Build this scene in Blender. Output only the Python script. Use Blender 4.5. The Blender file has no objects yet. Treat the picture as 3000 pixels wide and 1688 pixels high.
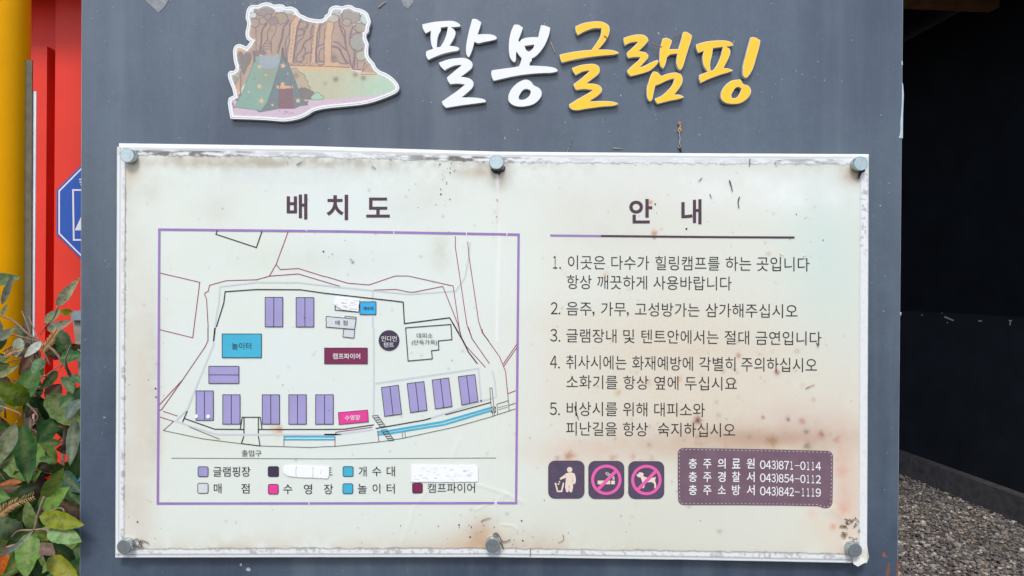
import bpy, math, random
import numpy as np
from mathutils import Vector, Matrix
from mathutils.geometry import tessellate_polygon

C = bpy.context.scene.collection
SC = bpy.context.scene
random.seed(7)
RNG = np.random.default_rng(11)

# ------------------------------------------------------------------ camera
F = 2167.0            # focal length in photo pixels (3000 x 1688)
D = 1.10              # camera to sign face
H = 1.35              # eye height
ROLL = math.radians(0.40)
CR, SR = math.cos(ROLL), math.sin(ROLL)
cam_d = bpy.data.cameras.new('camera')
cam_d.sensor_width = 36.0
cam_d.lens = 36.0 * F / 3000.0
cam_d.clip_start = 0.02
cam_d.clip_end = 500
cam = bpy.data.objects.new('camera', cam_d)
C.objects.link(cam)
cam.matrix_world = Matrix(((CR, -SR, 0, 0), (0, 0, -1, -D), (SR, CR, 0, H), (0, 0, 0, 1)))
SC.camera = cam

# ------------------------------------------------------------------ light
SUN_EL, SUN_AZ = math.radians(50), math.radians(-8)   # azimuth measured from straight behind the camera, towards the left
world = bpy.data.worlds.new('World')
SC.world = world
world.use_nodes = True
wn = world.node_tree
sky = wn.nodes.new('ShaderNodeTexSky')
sky.sky_type = 'NISHITA'
sky.sun_disc = False
sky.sun_elevation = SUN_EL
sky.air_density = 1.0
sky.dust_density = 2.0
sky.ozone_density = 1.0
bg = wn.nodes['Background']
bg.inputs['Strength'].default_value = 0.14
wn.links.new(sky.outputs['Color'], bg.inputs['Color'])
sun_d = bpy.data.lights.new('sun', 'SUN')
sun_d.energy = 1.3
sun_d.angle = math.radians(14)
sun_d.color = (1.0, 0.985, 0.955)
sun = bpy.data.objects.new('sun', sun_d)
C.objects.link(sun)
to_sun = Vector((math.sin(SUN_AZ) * math.cos(SUN_EL), -math.cos(SUN_AZ) * math.cos(SUN_EL), math.sin(SUN_EL)))
sun.rotation_euler = to_sun.to_track_quat('Z', 'Y').to_euler()
sun.location = to_sun * 20
# the sky texture puts its sun at rotation 0 on +Y, turning towards +X
sky.sun_rotation = math.atan2(to_sun.x, to_sun.y)
SC.view_settings.view_transform = 'Standard'
SC.view_settings.look = 'None'
SC.view_settings.gamma = 1.0
SC.view_settings.use_curve_mapping = False
SC.view_settings.exposure = 0.56

# ------------------------------------------------------------------ helpers
def lin1(c):
    c /= 255.0
    return c / 12.92 if c <= 0.04045 else ((c + 0.055) / 1.055) ** 2.4
def S(r, g, b):
    return (lin1(r), lin1(g), lin1(b))
def SA(a):
    a = np.asarray(a, dtype=float) / 255.0
    return np.where(a <= 0.04045, a / 12.92, ((a + 0.055) / 1.055) ** 2.4)

def P(px, py, y=0.0):
    """photo pixel on the plane at depth y -> world point"""
    d = D + y
    u = (px - 1500.0) / F * d
    v = (844.0 - py) / F * d
    return Vector((u * CR - v * SR, y, H + u * SR + v * CR))

def Pn(px, py, y):
    d = D + y
    u = (px - 1500.0) / F * d
    v = (844.0 - py) / F * d
    return np.stack([u * CR - v * SR, y + 0 * u, H + u * SR + v * CR], -1)

# zoomed crops the tracing was done in: (x0, y0, scale)
A = (440, 660, 4.2625); B = (440, 960, 3.916); CC = (950, 660, 4.261); DD = (950, 960, 3.917)
EE = (440, 1300, 3.734); FF = (950, 1300, 3.734); G = (650, 0, 3.8127); HH = (1200, 20, 4.391)
II = (1600, 20, 3.68); Q = (1960, 1290, 3.64); R1 = (1580, 720, 3.0667); R2 = (1580, 960, 3.0667)
SS = (1580, 1290, 5.795); T1 = (320, 400, 3.622); T2 = (900, 400, 3.623); T3 = (1500, 400, 3.623)
T4 = (2000, 400, 3.623); L6 = (0, 780, 2.7875); L7 = (0, 1200, 2.97); B7 = (1500, 1450, 4.293)
B8 = (300, 1400, 5.03); PX = (0, 0, 1.0)
def K(c, pts):
    return [(c[0] + x / c[2], c[1] + y / c[2]) for x, y in pts]

MATS = {}
def mat(name, col, rough=0.5, metal=0.0, spec=0.5, var=0.0, scale=40.0, bump=0.0, bscale=200.0, coat=0.0, col2=None):
    if name in MATS: return MATS[name]
    m = bpy.data.materials.new(name); m.use_nodes = True
    nt = m.node_tree; b = nt.nodes['Principled BSDF']
    b.inputs['Base Color'].default_value = (*col, 1)
    b.inputs['Roughness'].default_value = rough
    b.inputs['Metallic'].default_value = metal
    b.inputs['Specular IOR Level'].default_value = spec
    b.inputs['Coat Weight'].default_value = coat
    b.inputs['Coat Roughness'].default_value = 0.12
    if var > 0 or bump > 0:
        tc = nt.nodes.new('ShaderNodeTexCoord')
    if var > 0:
        n = nt.nodes.new('ShaderNodeTexNoise'); n.inputs['Scale'].default_value = scale
        n.inputs['Detail'].default_value = 6; n.inputs['Roughness'].default_value = 0.65
        nt.links.new(tc.outputs['Object'], n.inputs['Vector'])
        r = nt.nodes.new('ShaderNodeValToRGB')
        c2 = col2 if col2 else tuple(min(1, c * (1 + var)) for c in col)
        r.color_ramp.elements[0].position = 0.3; r.color_ramp.elements[1].position = 0.72
        r.color_ramp.elements[0].color = (*[c * (1 - var) for c in col], 1)
        r.color_ramp.elements[1].color = (*c2, 1)
        nt.links.new(n.outputs['Fac'], r.inputs['Fac'])
        nt.links.new(r.outputs['Color'], b.inputs['Base Color'])
    if bump > 0:
        n2 = nt.nodes.new('ShaderNodeTexNoise'); n2.inputs['Scale'].default_value = bscale
        n2.inputs['Detail'].default_value = 4
        nt.links.new(tc.outputs['Object'], n2.inputs['Vector'])
        bp = nt.nodes.new('ShaderNodeBump'); bp.inputs['Strength'].default_value = bump
        bp.inputs['Distance'].default_value = 0.002
        nt.links.new(n2.outputs['Fac'], bp.inputs['Height'])
        nt.links.new(bp.outputs['Normal'], b.inputs['Normal'])
    MATS[name] = m
    return m

def vmat(name, rough=0.4, spec=0.5, mottle=None, bump=0.0, bscale=300.0, coat=0.0, trans=0.0):
    """material that reads the point colour attribute 'Col'"""
    m = bpy.data.materials.new(name); m.use_nodes = True
    nt = m.node_tree; b = nt.nodes['Principled BSDF']
    a = nt.nodes.new('ShaderNodeAttribute'); a.attribute_name = 'Col'
    src = a.outputs['Color']
    b.inputs['Roughness'].default_value = rough
    b.inputs['Specular IOR Level'].default_value = spec
    b.inputs['Coat Weight'].default_value = coat
    b.inputs['Coat Roughness'].default_value = 0.15
    tc = nt.nodes.new('ShaderNodeTexCoord')
    if mottle:
        colr, sc_, lo, hi = mottle
        n = nt.nodes.new('ShaderNodeTexNoise'); n.inputs['Scale'].default_value = sc_
        n.inputs['Detail'].default_value = 5; n.inputs['Roughness'].default_value = 0.7
        nt.links.new(tc.outputs['Object'], n.inputs['Vector'])
        mr = nt.nodes.new('ShaderNodeMapRange'); mr.inputs['From Min'].default_value = lo
        mr.inputs['From Max'].default_value = hi
        nt.links.new(n.outputs['Fac'], mr.inputs['Value'])
        mx = nt.nodes.new('ShaderNodeMix'); mx.data_type = 'RGBA'; mx.blend_type = 'MULTIPLY'
        nt.links.new(mr.outputs['Result'], mx.inputs['Factor'])
        nt.links.new(src, mx.inputs[6]); mx.inputs[7].default_value = (*colr, 1)
        src = mx.outputs[2]
    nt.links.new(src, b.inputs['Base Color'])
    if bump > 0:
        n2 = nt.nodes.new('ShaderNodeTexNoise'); n2.inputs['Scale'].default_value = bscale
        nt.links.new(tc.outputs['Object'], n2.inputs['Vector'])
        bp = nt.nodes.new('ShaderNodeBump'); bp.inputs['Strength'].default_value = bump
        bp.inputs['Distance'].default_value = 0.002
        nt.links.new(n2.outputs['Fac'], bp.inputs['Height'])
        nt.links.new(bp.outputs['Normal'], b.inputs['Normal'])
    return m

class MB:
    """collects faces; build() links them as ONE mesh object"""
    def __init__(s): s.v = []; s.f = []; s.mi = []; s.sm = []; s.mats = []; s.col = None
    def m(s, material):
        if material not in s.mats: s.mats.append(material)
        return s.mats.index(material)
    def add(s, verts, faces, material, smooth=False):
        o = len(s.v); i = s.m(material)
        s.v += [tuple(v) for v in verts]
        for f in faces:
            s.f.append(tuple(o + k for k in f)); s.mi.append(i); s.sm.append(smooth)
    def build(s, name, parent=None, **props):
        me = bpy.data.meshes.new(name)
        off = Vector((0, 0, 0))
        if parent is not None:
            q = parent
            while q is not None: off += q.location; q = q.parent
        me.from_pydata([tuple(Vector(v) - off) for v in s.v], [], s.f)
        for k in s.mats: me.materials.append(k)
        me.polygons.foreach_set('material_index', s.mi)
        me.polygons.foreach_set('use_smooth', s.sm)
        if s.col is not None:
            at = me.color_attributes.new('Col', 'FLOAT_COLOR', 'POINT')
            cc = np.ones((len(s.v), 4), dtype=np.float32); cc[:, :3] = np.asarray(s.col)
            at.data.foreach_set('color', cc.ravel())
        me.update()
        o = bpy.data.objects.new(name, me); C.objects.link(o)
        if parent is not None: o.parent = parent
        for k, v in props.items(): o[k] = v
        return o

def thing(name, loc, label, category, group=None):
    o = bpy.data.objects.new(name, None); o.empty_display_size = 0.05
    C.objects.link(o); o.location = loc
    o['label'] = label; o['category'] = category
    if group: o['group'] = group
    return o

def area2(pts):
    return sum(pts[i - 1][0] * pts[i][1] - pts[i][0] * pts[i - 1][1] for i in range(len(pts)))

def smooth(pts, n=4, corner=62, closed=True):
    """Catmull-Rom through traced points; sharp turns stay corners"""
    N = len(pts); out = []
    def tang(i):
        if not closed and (i == 0 or i == N - 1): return None
        a, b, c = pts[(i - 1) % N], pts[i], pts[(i + 1) % N]
        v1 = (b[0] - a[0], b[1] - a[1]); v2 = (c[0] - b[0], c[1] - b[1])
        l1 = math.hypot(*v1) or 1e-6; l2 = math.hypot(*v2) or 1e-6
        dt = max(-1, min(1, (v1[0] * v2[0] + v1[1] * v2[1]) / (l1 * l2)))
        if math.degrees(math.acos(dt)) > corner: return None
        t = (v1[0] / l1 + v2[0] / l2, v1[1] / l1 + v2[1] / l2); l = math.hypot(*t) or 1e-6
        return (t[0] / l, t[1] / l)
    for i in range(N if closed else N - 1):
        a, b = pts[i], pts[(i + 1) % N]
        L = math.hypot(b[0] - a[0], b[1] - a[1])
        ta, tb = tang(i), tang((i + 1) % N)
        d = ((b[0] - a[0]) / (L or 1), (b[1] - a[1]) / (L or 1))
        ta = ta or d; tb = tb or d
        for k in range(n):
            t = k / n
            h00 = 2*t**3 - 3*t*t + 1; h10 = t**3 - 2*t*t + t; h01 = -2*t**3 + 3*t*t; h11 = t**3 - t*t
            out.append((h00*a[0] + h10*L*ta[0] + h01*b[0] + h11*L*tb[0], h00*a[1] + h10*L*ta[1] + h01*b[1] + h11*L*tb[1]))
    if not closed: out.append(pts[-1])
    return out

def inset(pts, d):
    """move a closed loop inwards by d pixels"""
    N = len(pts); s = 1 if area2(pts) > 0 else -1; out = []
    for i in range(N):
        a, b, c = pts[i - 1], pts[i], pts[(i + 1) % N]
        n1 = (-(b[1] - a[1]), b[0] - a[0]); n2 = (-(c[1] - b[1]), c[0] - b[0])
        l1 = math.hypot(*n1) or 1e-6; l2 = math.hypot(*n2) or 1e-6
        n = (n1[0] / l1 + n2[0] / l2, n1[1] / l1 + n2[1] / l2); l = math.hypot(*n) or 1e-6
        k = d * min(1.5, 2 / max(l, 0.6)) / l
        out.append((b[0] + s * n[0] * k, b[1] + s * n[1] * k))
    return out

def tess(loops):
    flat = [p for l in loops for p in l]
    tris = tessellate_polygon([[Vector((x, y, 0)) for x, y in l] for l in loops])
    out = []
    for t in tris:
        a, b, c = (flat[k] for k in t)
        ar = (b[0]-a[0])*(c[1]-a[1]) - (b[1]-a[1])*(c[0]-a[0])
        out.append(t if ar < 0 else t[::-1])    # pixel y runs down: negative area faces the camera
    return flat, out

def flat(mb, loops, y, material):
    """flat inked shape (photo pixels) lying in the plane y"""
    if isinstance(loops[0][0], (int, float)): loops = [loops]
    fl, tr = tess(loops)
    mb.add([P(a, b, y) for a, b in fl], tr, material)

def ribbon(mb, pts, w, y, material, closed=False):
    """polyline of width w pixels with mitred joints"""
    pts = [p for i, p in enumerate(pts) if i == 0 or math.hypot(p[0]-pts[i-1][0], p[1]-pts[i-1][1]) > 1e-4]
    N = len(pts); L = []; R = []
    for i in range(N):
        b = pts[i]
        a = pts[i-1] if (i > 0 or closed) else None
        c = pts[(i+1) % N] if (i < N-1 or closed) else None
        d1 = (b[0]-a[0], b[1]-a[1]) if a else (c[0]-b[0], c[1]-b[1])
        d2 = (c[0]-b[0], c[1]-b[1]) if c else d1
        l1 = math.hypot(*d1) or 1e-6; l2 = math.hypot(*d2) or 1e-6
        n = (-(d1[1]/l1 + d2[1]/l2), d1[0]/l1 + d2[0]/l2); l = math.hypot(*n) or 1e-6
        k = w/2 * min(2.0, 2/max(l, .4)) / l
        L.append((b[0]+n[0]*k, b[1]+n[1]*k)); R.append((b[0]-n[0]*k, b[1]-n[1]*k))
    vs = [P(*p, y) for p in L] + [P(*p, y) for p in R]
    fs = [(i, i+1, N+i+1, N+i) for i in range(N-1)]
    if closed: fs.append((N-1, 0, N, 2*N-1))
    a, b, c = (Vector(vs[k]) for k in fs[0][:3])
    if (b-a).cross(c-a).y > 0: fs = [f[::-1] for f in fs]
    mb.add(vs, fs, material)

def disc(cx, cy, r, n=24):
    return [(cx + r*math.cos(2*math.pi*k/n), cy + r*math.sin(2*math.pi*k/n)) for k in range(n)]

def rrect(x0, y0, x1, y1, r, n=6):
    out = []
    for cx, cy, a0 in ((x1-r, y0+r, -90), (x1-r, y1-r, 0), (x0+r, y1-r, 90), (x0+r, y0+r, 180)):
        for k in range(n+1):
            a = math.radians(a0 + 90*k/n); out.append((cx + r*math.cos(a), cy + r*math.sin(a)))
    return out

def solid(mb, loops, y_front, y_back, m_face, m_side, chamfer=0.7):
    """cut-out with thickness, lightly eased front edge"""
    ins = [inset(l, chamfer) if i == 0 else inset(l, -chamfer) for i, l in enumerate(loops)]
    fl, tr = tess(ins)
    mb.add([P(a, b, y_front) for a, b in fl], tr, m_face)
    e = min(0.0006, abs(y_back-y_front)*0.3)
    for l, li in zip(loops, ins):
        n = len(l)
        # real thickness: the outline keeps its metric shape through the depth
        front = [P(*p, y_front) for p in li]; rim = [P(*p, y_front) + Vector((0, e, 0)) for p in l]
        back = [Vector((p.x, y_back, p.z)) for p in rim]
        vs = front + rim + back
        fs = []
        for k in range(n):
            j = (k+1) % n
            fs += [(k, j, n+j, n+k), (n+k, n+j, 2*n+j, 2*n+k)]
        if area2(l) < 0: fs = [f[::-1] for f in fs]
        if l is not loops[0]:
            pass
        mb.add(vs, fs, m_side)

def box(mb, x0, x1, y0, y1, z0, z1, material):
    v = [(x0,y0,z0),(x1,y0,z0),(x1,y1,z0),(x0,y1,z0),(x0,y0,z1),(x1,y0,z1),(x1,y1,z1),(x0,y1,z1)]
    mb.add(v, [(0,3,2,1),(4,5,6,7),(0,1,5,4),(1,2,6,5),(2,3,7,6),(3,0,4,7)], material)

def hull(mb, bottom, top, material):
    """prism between two rings of equal length"""
    n = len(bottom); vs = list(bottom) + list(top)
    fs = [(k, (k+1) % n, n+(k+1) % n, n+k) for k in range(n)] + [tuple(range(n))[::-1], tuple(range(n, 2*n))]
    mb.add(vs, fs, material)

def tube(mb, pts, r, material, seg=6, r1=None, smooth_=True):
    pts = [Vector(p) for p in pts]; n = len(pts); vs = []; fs = []
    for i, p in enumerate(pts):
        t = (pts[min(i+1, n-1)] - pts[max(i-1, 0)]).normalized()
        a = t.cross(Vector((0, 0, 1)) if abs(t.z) < .9 else Vector((1, 0, 0))).normalized(); b = t.cross(a)
        rr = r if r1 is None else r + (r1-r)*i/(n-1)
        vs += [p + (a*math.cos(2*math.pi*k/seg) + b*math.sin(2*math.pi*k/seg))*rr for k in range(seg)]
    for i in range(n-1):
        for k in range(seg):
            j = (k+1) % seg
            fs.append((i*seg+k, i*seg+j, (i+1)*seg+j, (i+1)*seg+k))
    fs += [tuple(range(seg))[::-1], tuple((n-1)*seg+k for k in range(seg))]
    mb.add(vs, fs, material, smooth_)

# ---- lettering: the built-in typeface, turned into mesh and fitted to the traced extents
_glyphs = {}
def glyph(s, off):
    if (s, off) in _glyphs: return _glyphs[(s, off)]
    c = bpy.data.curves.new('lettering', 'FONT'); c.body = s; c.offset = off; c.resolution_u = 4
    o = bpy.data.objects.new('lettering', c); C.objects.link(o)
    bpy.context.view_layer.update()
    me = bpy.data.meshes.new_from_object(o.evaluated_get(bpy.context.evaluated_depsgraph_get()))
    vs = [(v.co.x, v.co.y) for v in me.vertices]; fs = [tuple(p.vertices) for p in me.polygons]
    bpy.data.objects.remove(o); bpy.data.curves.remove(c); bpy.data.meshes.remove(me)
    _glyphs[(s, off)] = (vs, fs)
    return vs, fs

def text(mb, s, crop, x0, x1, t0, b0, y, material, t1=None, b1=None, bold=0.0, ink=True):
    """fit s between x0 and x1; t/b are top and bottom at the left and right end.
    ink=True fits the inked height, False the full Hangul body height"""
    vs, fs = glyph(s, bold)
    if not vs: return
    t1 = t0 if t1 is None else t1; b1 = b0 if b1 is None else b1
    gx0 = min(v[0] for v in vs); gx1 = max(v[0] for v in vs)
    gy0, gy1 = (min(v[1] for v in vs), max(v[1] for v in vs)) if ink else (-0.078, 0.827)
    out = []
    for x, z in vs:
        a = (x-gx0)/(gx1-gx0); h = (z-gy0)/(gy1-gy0)
        px = x0 + (x1-x0)*a
        top = t0 + (t1-t0)*a; bot = b0 + (b1-b0)*a
        py = bot + (top-bot)*h
        out.append(P(crop[0] + px/crop[2], crop[1] + py/crop[2], y))
    f0 = fs[0]; p = [Vector(out[k]) for k in f0[:3]]
    n = Vector((0, 0, 0))
    for f in fs:
        q = [out[k] for k in f]
        for k in range(1, len(q)-1): n += (q[k]-q[0]).cross(q[k+1]-q[0])
    if n.y > 0: fs = [f[::-1] for f in fs]
    mb.add(out, fs, material)

# ---- value noise in photo pixels
def vnoise(x, y, size, seed):
    r = np.random.default_rng(seed).random((256, 256))
    u, v = x/size + 100, y/size + 100
    i, j = np.floor(u).astype(int), np.floor(v).astype(int)
    fx, fy = u-i, v-j
    fx = fx*fx*(3-2*fx); fy = fy*fy*(3-2*fy)
    g = lambda a, b: r[a % 256, b % 256]
    return (g(i,j)*(1-fx)+g(i+1,j)*fx)*(1-fy) + (g(i,j+1)*(1-fx)+g(i+1,j+1)*fx)*fy
def fbm(x, y, size, seed, oct_=5):
    s = 0; a = 0.5; t = 0
    for k in range(oct_):
        s = s + a*vnoise(x, y, size/2**k, seed+k); t += a; a *= 0.55
    return s/t
def gauss(x, y, cx, cy, sx, sy): return np.exp(-(((x-cx)/sx)**2 + ((y-cy)/sy)**2))
def blend(col, rgb, w):
    w = np.clip(w, 0, 1)[..., None]
    return col*(1-w) + np.asarray(rgb, float)*w
def sstep(a, b, x):
    t = np.clip((x-a)/(b-a), 0, 1); return t*t*(3-2*t)
def inside(x, y, poly):
    r = np.zeros(x.shape, bool); n = len(poly)
    for k in range(n):
        (x0, y0), (x1, y1) = poly[k-1], poly[k]
        if y0 == y1: continue
        c = ((y0 > y) != (y1 > y)) & (x < (x1-x0)*(y-y0)/(y1-y0) + x0)
        r ^= c
    return r

# ==================================================================== SETTING
# ground: one sheet to the horizon, pebbly, with real stones where it is in view
def ground_mat():
    m = bpy.data.materials.new('pebbly_ground'); m.use_nodes = True
    nt = m.node_tree; b = nt.nodes['Principled BSDF']; b.inputs['Roughness'].default_value = 0.9
    tc = nt.nodes.new('ShaderNodeTexCoord')
    vo = nt.nodes.new('ShaderNodeTexVoronoi'); vo.inputs['Scale'].default_value = 60
    nt.links.new(tc.outputs['Object'], vo.inputs['Vector'])
    r = nt.nodes.new('ShaderNodeValToRGB')
    r.color_ramp.elements[0].color = (0.06, 0.055, 0.05, 1); r.color_ramp.elements[1].color = (0.2, 0.18, 0.165, 1)
    sp = nt.nodes.new('ShaderNodeSeparateColor'); nt.links.new(vo.outputs['Color'], sp.inputs[0])
    nt.links.new(sp.outputs[0], r.inputs['Fac']); nt.links.new(r.outputs['Color'], b.inputs['Base Color'])
    bp = nt.nodes.new('ShaderNodeBump'); bp.inputs['Distance'].default_value = 0.01
    nt.links.new(vo.outputs['Distance'], bp.inputs['Height']); bp.invert = True
    nt.links.new(bp.outputs['Normal'], b.inputs['Normal'])
    return m
mb = MB()
mb.add([(-150,-150,0),(150,-150,0),(150,150,0),(-150,150,0)], [(0,1,2,3)], ground_mat())
g = mb.build('ground', kind='structure')

# stones
def stones():
    import bmesh
    bm = bmesh.new(); bmesh.ops.create_icosphere(bm, subdivisions=1, radius=1.0)
    bv = np.array([v.co[:] for v in bm.verts]); bf = np.array([[v.index for v in f.verts] for f in bm.faces]); bm.free()
    V = []; Fa = []; Co = []; o = 0
    pal = SA([(116,110,104),(92,88,86),(136,131,125),(102,94,90),(82,82,86),(118,110,100),(156,151,144),(98,90,88),(110,111,110)])
    n = 46000
    xs = RNG.uniform(1.35, 3.25, n); ds = RNG.uniform(1.6, 6.2, n)
    for x, y in zip(xs, ds):
        if x > 2.98 - (y-3.3)*0.09: continue
        s = min(.019, 0.0063*math.exp(RNG.normal(0, .38)))
        q = bv * (1 + RNG.uniform(-.22, .22, (len(bv), 1))) * np.array([RNG.uniform(.8,1.4), RNG.uniform(.8,1.3), RNG.uniform(.5,.85)])*s
        a = RNG.uniform(0, 6.28); c_, s_ = math.cos(a), math.sin(a)
        q = q @ np.array([[c_, s_, 0], [-s_, c_, 0], [0, 0, 1]])
        q += np.array([x, y, s*0.35 + RNG.uniform(0, .012)])
        V.append(q); Fa.append(bf + o); o += len(bv)
        Co.append(np.repeat((pal[RNG.integers(len(pal))]*RNG.uniform(.6, 1.55))[None]*np.array([.98, .92, .84]), len(bv), 0))
    V = np.concatenate(V); Fa = np.concatenate(Fa); Co = np.concatenate(Co)
    me = bpy.data.meshes.new('gravel'); me.from_pydata(V.tolist(), [], Fa.tolist())
    at = me.color_attributes.new('Col', 'FLOAT_COLOR', 'POINT')
    cc = np.ones((len(V), 4), np.float32); cc[:, :3] = Co; at.data.foreach_set('color', cc.ravel())
    me.materials.append(vmat('gravel_stone', rough=0.9, spec=0.3))
    ob = bpy.data.objects.new('gravel', me); C.objects.link(ob); ob['kind'] = 'stuff'
stones()

# ==================================================================== BLACK SHED (right, behind)
BLK = mat('black_cladding', (0.0042, 0.0052, 0.0075), rough=0.6, spec=0.05, var=0.5, scale=3)
BLK2 = mat('black_lower_board', (0.0078, 0.0092, 0.0125), rough=0.6, spec=0.1, var=0.35, scale=4)
SKIRT = mat('dark_timber', (0.050, 0.041, 0.039), rough=0.85, var=0.5, scale=18, bump=0.5, bscale=60)
WOOD = mat('brown_timber', (0.16, 0.075, 0.025), rough=0.8, var=0.4, scale=10)
SCUFF = mat('scuffed_paint', S(150,145,140), rough=0.9)
p0 = (2.905, 4.44); p1 = (3.005, 3.33)       # foot of the wall: far and near
dx, dy = p1[0]-p0[0], p1[1]-p0[1]; L = math.hypot(dx, dy); dx /= L; dy /= L
nx, ny = dy, -dx                              # towards the path
if nx > 0: nx, ny = -nx, -ny
shed = thing('black_shed', ((p0[0]+p1[0])/2, (p0[1]+p1[1])/2, 0), 'black shed wall with a dark timber foot standing on gravel right of the sign', 'shed')
def along(a, b, o0, o1, z0, z1, material, name, parent=shed):
    mb_ = MB()
    q = lambda t, o: (p0[0]+dx*t+nx*o, p0[1]+dy*t+ny*o)
    r = [q(a, o0), q(b, o0), q(b, o1), q(a, o1)]
    hull(mb_, [(x, y, z0) for x, y in r], [(x, y, z1) for x, y in r], material)
    return mb_.build(name, parent)
along(-2.2, 3.0, 0.0, -0.06, 0.0, 1.212, BLK2, 'lower_wall')
along(-2.2, 3.0, 0.005, -0.08, 1.204, 3.2, BLK, 'upper_wall')
along(-2.2, 3.0, 0.075, 0.002, 0.0, 0.165, SKIRT, 'foot_beam')
along(-2.2, 3.0, 1.6, -0.6, 3.24, 3.3, BLK, 'roof')
along(-2.2, -2.14, 1.6, -0.0, 0.0, 3.2, BLK, 'rear_wall')
for t in (-0.52, 0.9, 2.2):
    along(t, t+0.09, 1.55, 0.0, 3.1, 3.235, WOOD, 'rafter')
# scuffs on the lower board
def on_wall(px, py):                          # where the sight line meets the wall
    a = P(px, py, 0); c0 = Vector((0, -D, H)); d = a-c0
    t = ((p0[0]-c0.x)*nx + (p0[1]-c0.y)*ny)/(d.x*nx + d.y*ny)
    return c0+d*t + Vector((nx, ny, 0))*0.0015
for pts in ([(2768,926),(2796,938),(2794,941),(2766,930)], [(2955,938),(2967,938),(2962,943),(2962,953),(2958,952),(2959,943)],
            [(2866,938),(2878,940),(2877,943),(2868,942)], [(2699,923),(2704,921),(2703,926)], [(2758,916),(2762,917),(2761,920)],
            [(2773,945),(2778,944),(2777,948)], [(2746,269),(2757,270),(2756,278),(2747,277)]):
    mb = MB(); mb.add([on_wall(*p) for p in pts], [tuple(range(len(pts)))], SCUFF); mb.build('scuff_mark', shed)

# ==================================================================== RED CONTAINER, POST, STAKE, TARPAULIN (left, behind)
RED = mat('red_paint', S(224, 58, 40), rough=0.4, spec=0.3, var=0.1, scale=3)
def ext(mb_, x0, x1, ytop, ybot, yf, yb, material):
    """upright slab: pixel edges at its own depth yf, back at yb; ybot None = down to the ground"""
    a = P(x0, ytop, yf); b = P(x1, ytop, yf)
    z0 = 0.0 if ybot is None else P(x0, ybot, yf).z
    box(mb_, a.x, b.x, yf, yb, z0, a.z, material)
cont = thing('red_container', (P(300, 844, 1.0).x, 1.05, 0), 'red painted steel container with a recessed door panel behind the sign', 'container')
mb = MB(); ext(mb, -420, 900, -500, None, 1.00, 1.30, RED); mb.build('body', cont)
mb = MB(); a = P(300, -60, 0.86); box(mb, P(-420,0,.9).x, P(900,0,.9).x, 0.80, 0.998, a.z, a.z+.25, RED); mb.build('added_shade_bar', cont)  # unseen bar added above the view to shade the top of the red wall
mb = MB()
a = P(40, 135, 0.953); b = P(138, 135, 0.953)
box(mb, a.x, b.x, 0.953, 0.998, 0, a.z, RED); mb.build('door_rail', cont)
mb = MB(); ext(mb, 166, 860, -400, None, 0.945, 0.998, RED); mb.build('door_panel', cont)
# octagon sticker
BLU = mat('blue_sticker', S(28, 84, 178), rough=0.4, var=0.08, scale=8)
STW = mat('sticker_white', S(225, 228, 228), rough=0.5)
st = MB(); yo = 0.942
cx, cy, R = 324, 622, 171
octa = lambda r: [(cx + r*math.cos(math.radians(22.5+45*k)), cy + r*math.sin(math.radians(22.5+45*k))) for k in range(8)]
flat(st, octa(R), yo, BLU)
sticker = st.build('octagon_sticker', cont, label='blue octagon sticker with white border')
st = MB(); ribbon(st, octa(R-8), 4.5, yo-0.0006, STW, closed=True)
ribbon(st, [(214,557),(434,557),(434,703),(216,703)], 5, yo-0.0006, STW, closed=True)
flat(st, [(219,675),(240,630),(400,630),(428,675)], yo-0.0006, STW)
st.build('white_marking', sticker)
st = MB()
for q in ([(232,526),(250,526)], [(233,534),(250,534)], [(236,541),(250,541)]): ribbon(st, q, 4, yo-0.0006, STW)
st.build('sticker_lettering', sticker)

YEL = mat('yellow_paint', S(246, 172, 0), rough=0.5, spec=0.12, var=0.08, scale=6, bump=0.15, bscale=60)
mb = MB(); c0 = P(-14, 844, 0.55); r = 84/F*(D+0.55)
ring = [(c0.x + r*math.cos(2*math.pi*k/64), 0.55 + r*math.sin(2*math.pi*k/64)) for k in range(64)]
vs = [(x, y, 0) for x, y in ring] + [(x, y, 3.4) for x, y in ring]
mb.add(vs, [(k, (k+1) % 64, 64+(k+1) % 64, 64+k) for k in range(64)], YEL, True)
mb.add([(x, y, 3.4) for x, y in ring], [tuple(range(64))], YEL)
post = thing('yellow_post', (c0.x, .55, 0), 'thick round post painted yellow with a white strip down its side', 'post')
mb.build('post_body', post)
WHT = mat('white_trim', S(232, 232, 236), rough=0.5, var=0.1, scale=20)
GRYT = mat('grey_rubber', S(104, 100, 86), rough=0.8, var=0.3, scale=30)
def strip(xt, xb, ytop, yf, yb, material, name):
    mb_ = MB(); t_, b2 = P(xt, ytop, yf), P(xb, 1688, yf); xl = c0.x+.03
    xg = b2.x+(b2.x-t_.x)*b2.z/(t_.z-b2.z)
    hull(mb_, [(xl, yf, 0), (xg, yf, 0), (xg, yb, 0), (xl, yb, 0)], [(xl, yf, t_.z), (t_.x, yf, t_.z), (t_.x, yb, t_.z), (xl, yb, t_.z)], material)
    mb_.build(name, post)
strip(106, 95, 268, .555, .558, WHT, 'white_strip')
strip(94, 88, 176, .550, .5535, GRYT, 'rubber_seal')
stake = thing('wooden_stake', (P(228, 950, .45).x, .45, 0), 'weathered grey wooden stake with a metal cap half hidden by the sign', 'stake')
mb = MB(); WTH = mat('weathered_wood', S(150,142,130), rough=0.9, var=0.45, scale=14, bump=0.6, bscale=50)
a0, a1 = P(213, 935, .45), P(262, 935, .45); b0 = P(231, 1100, .45).x - a0.x
sl = b0/(a0.z - P(231, 1100, .45).z)*a0.z
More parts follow.
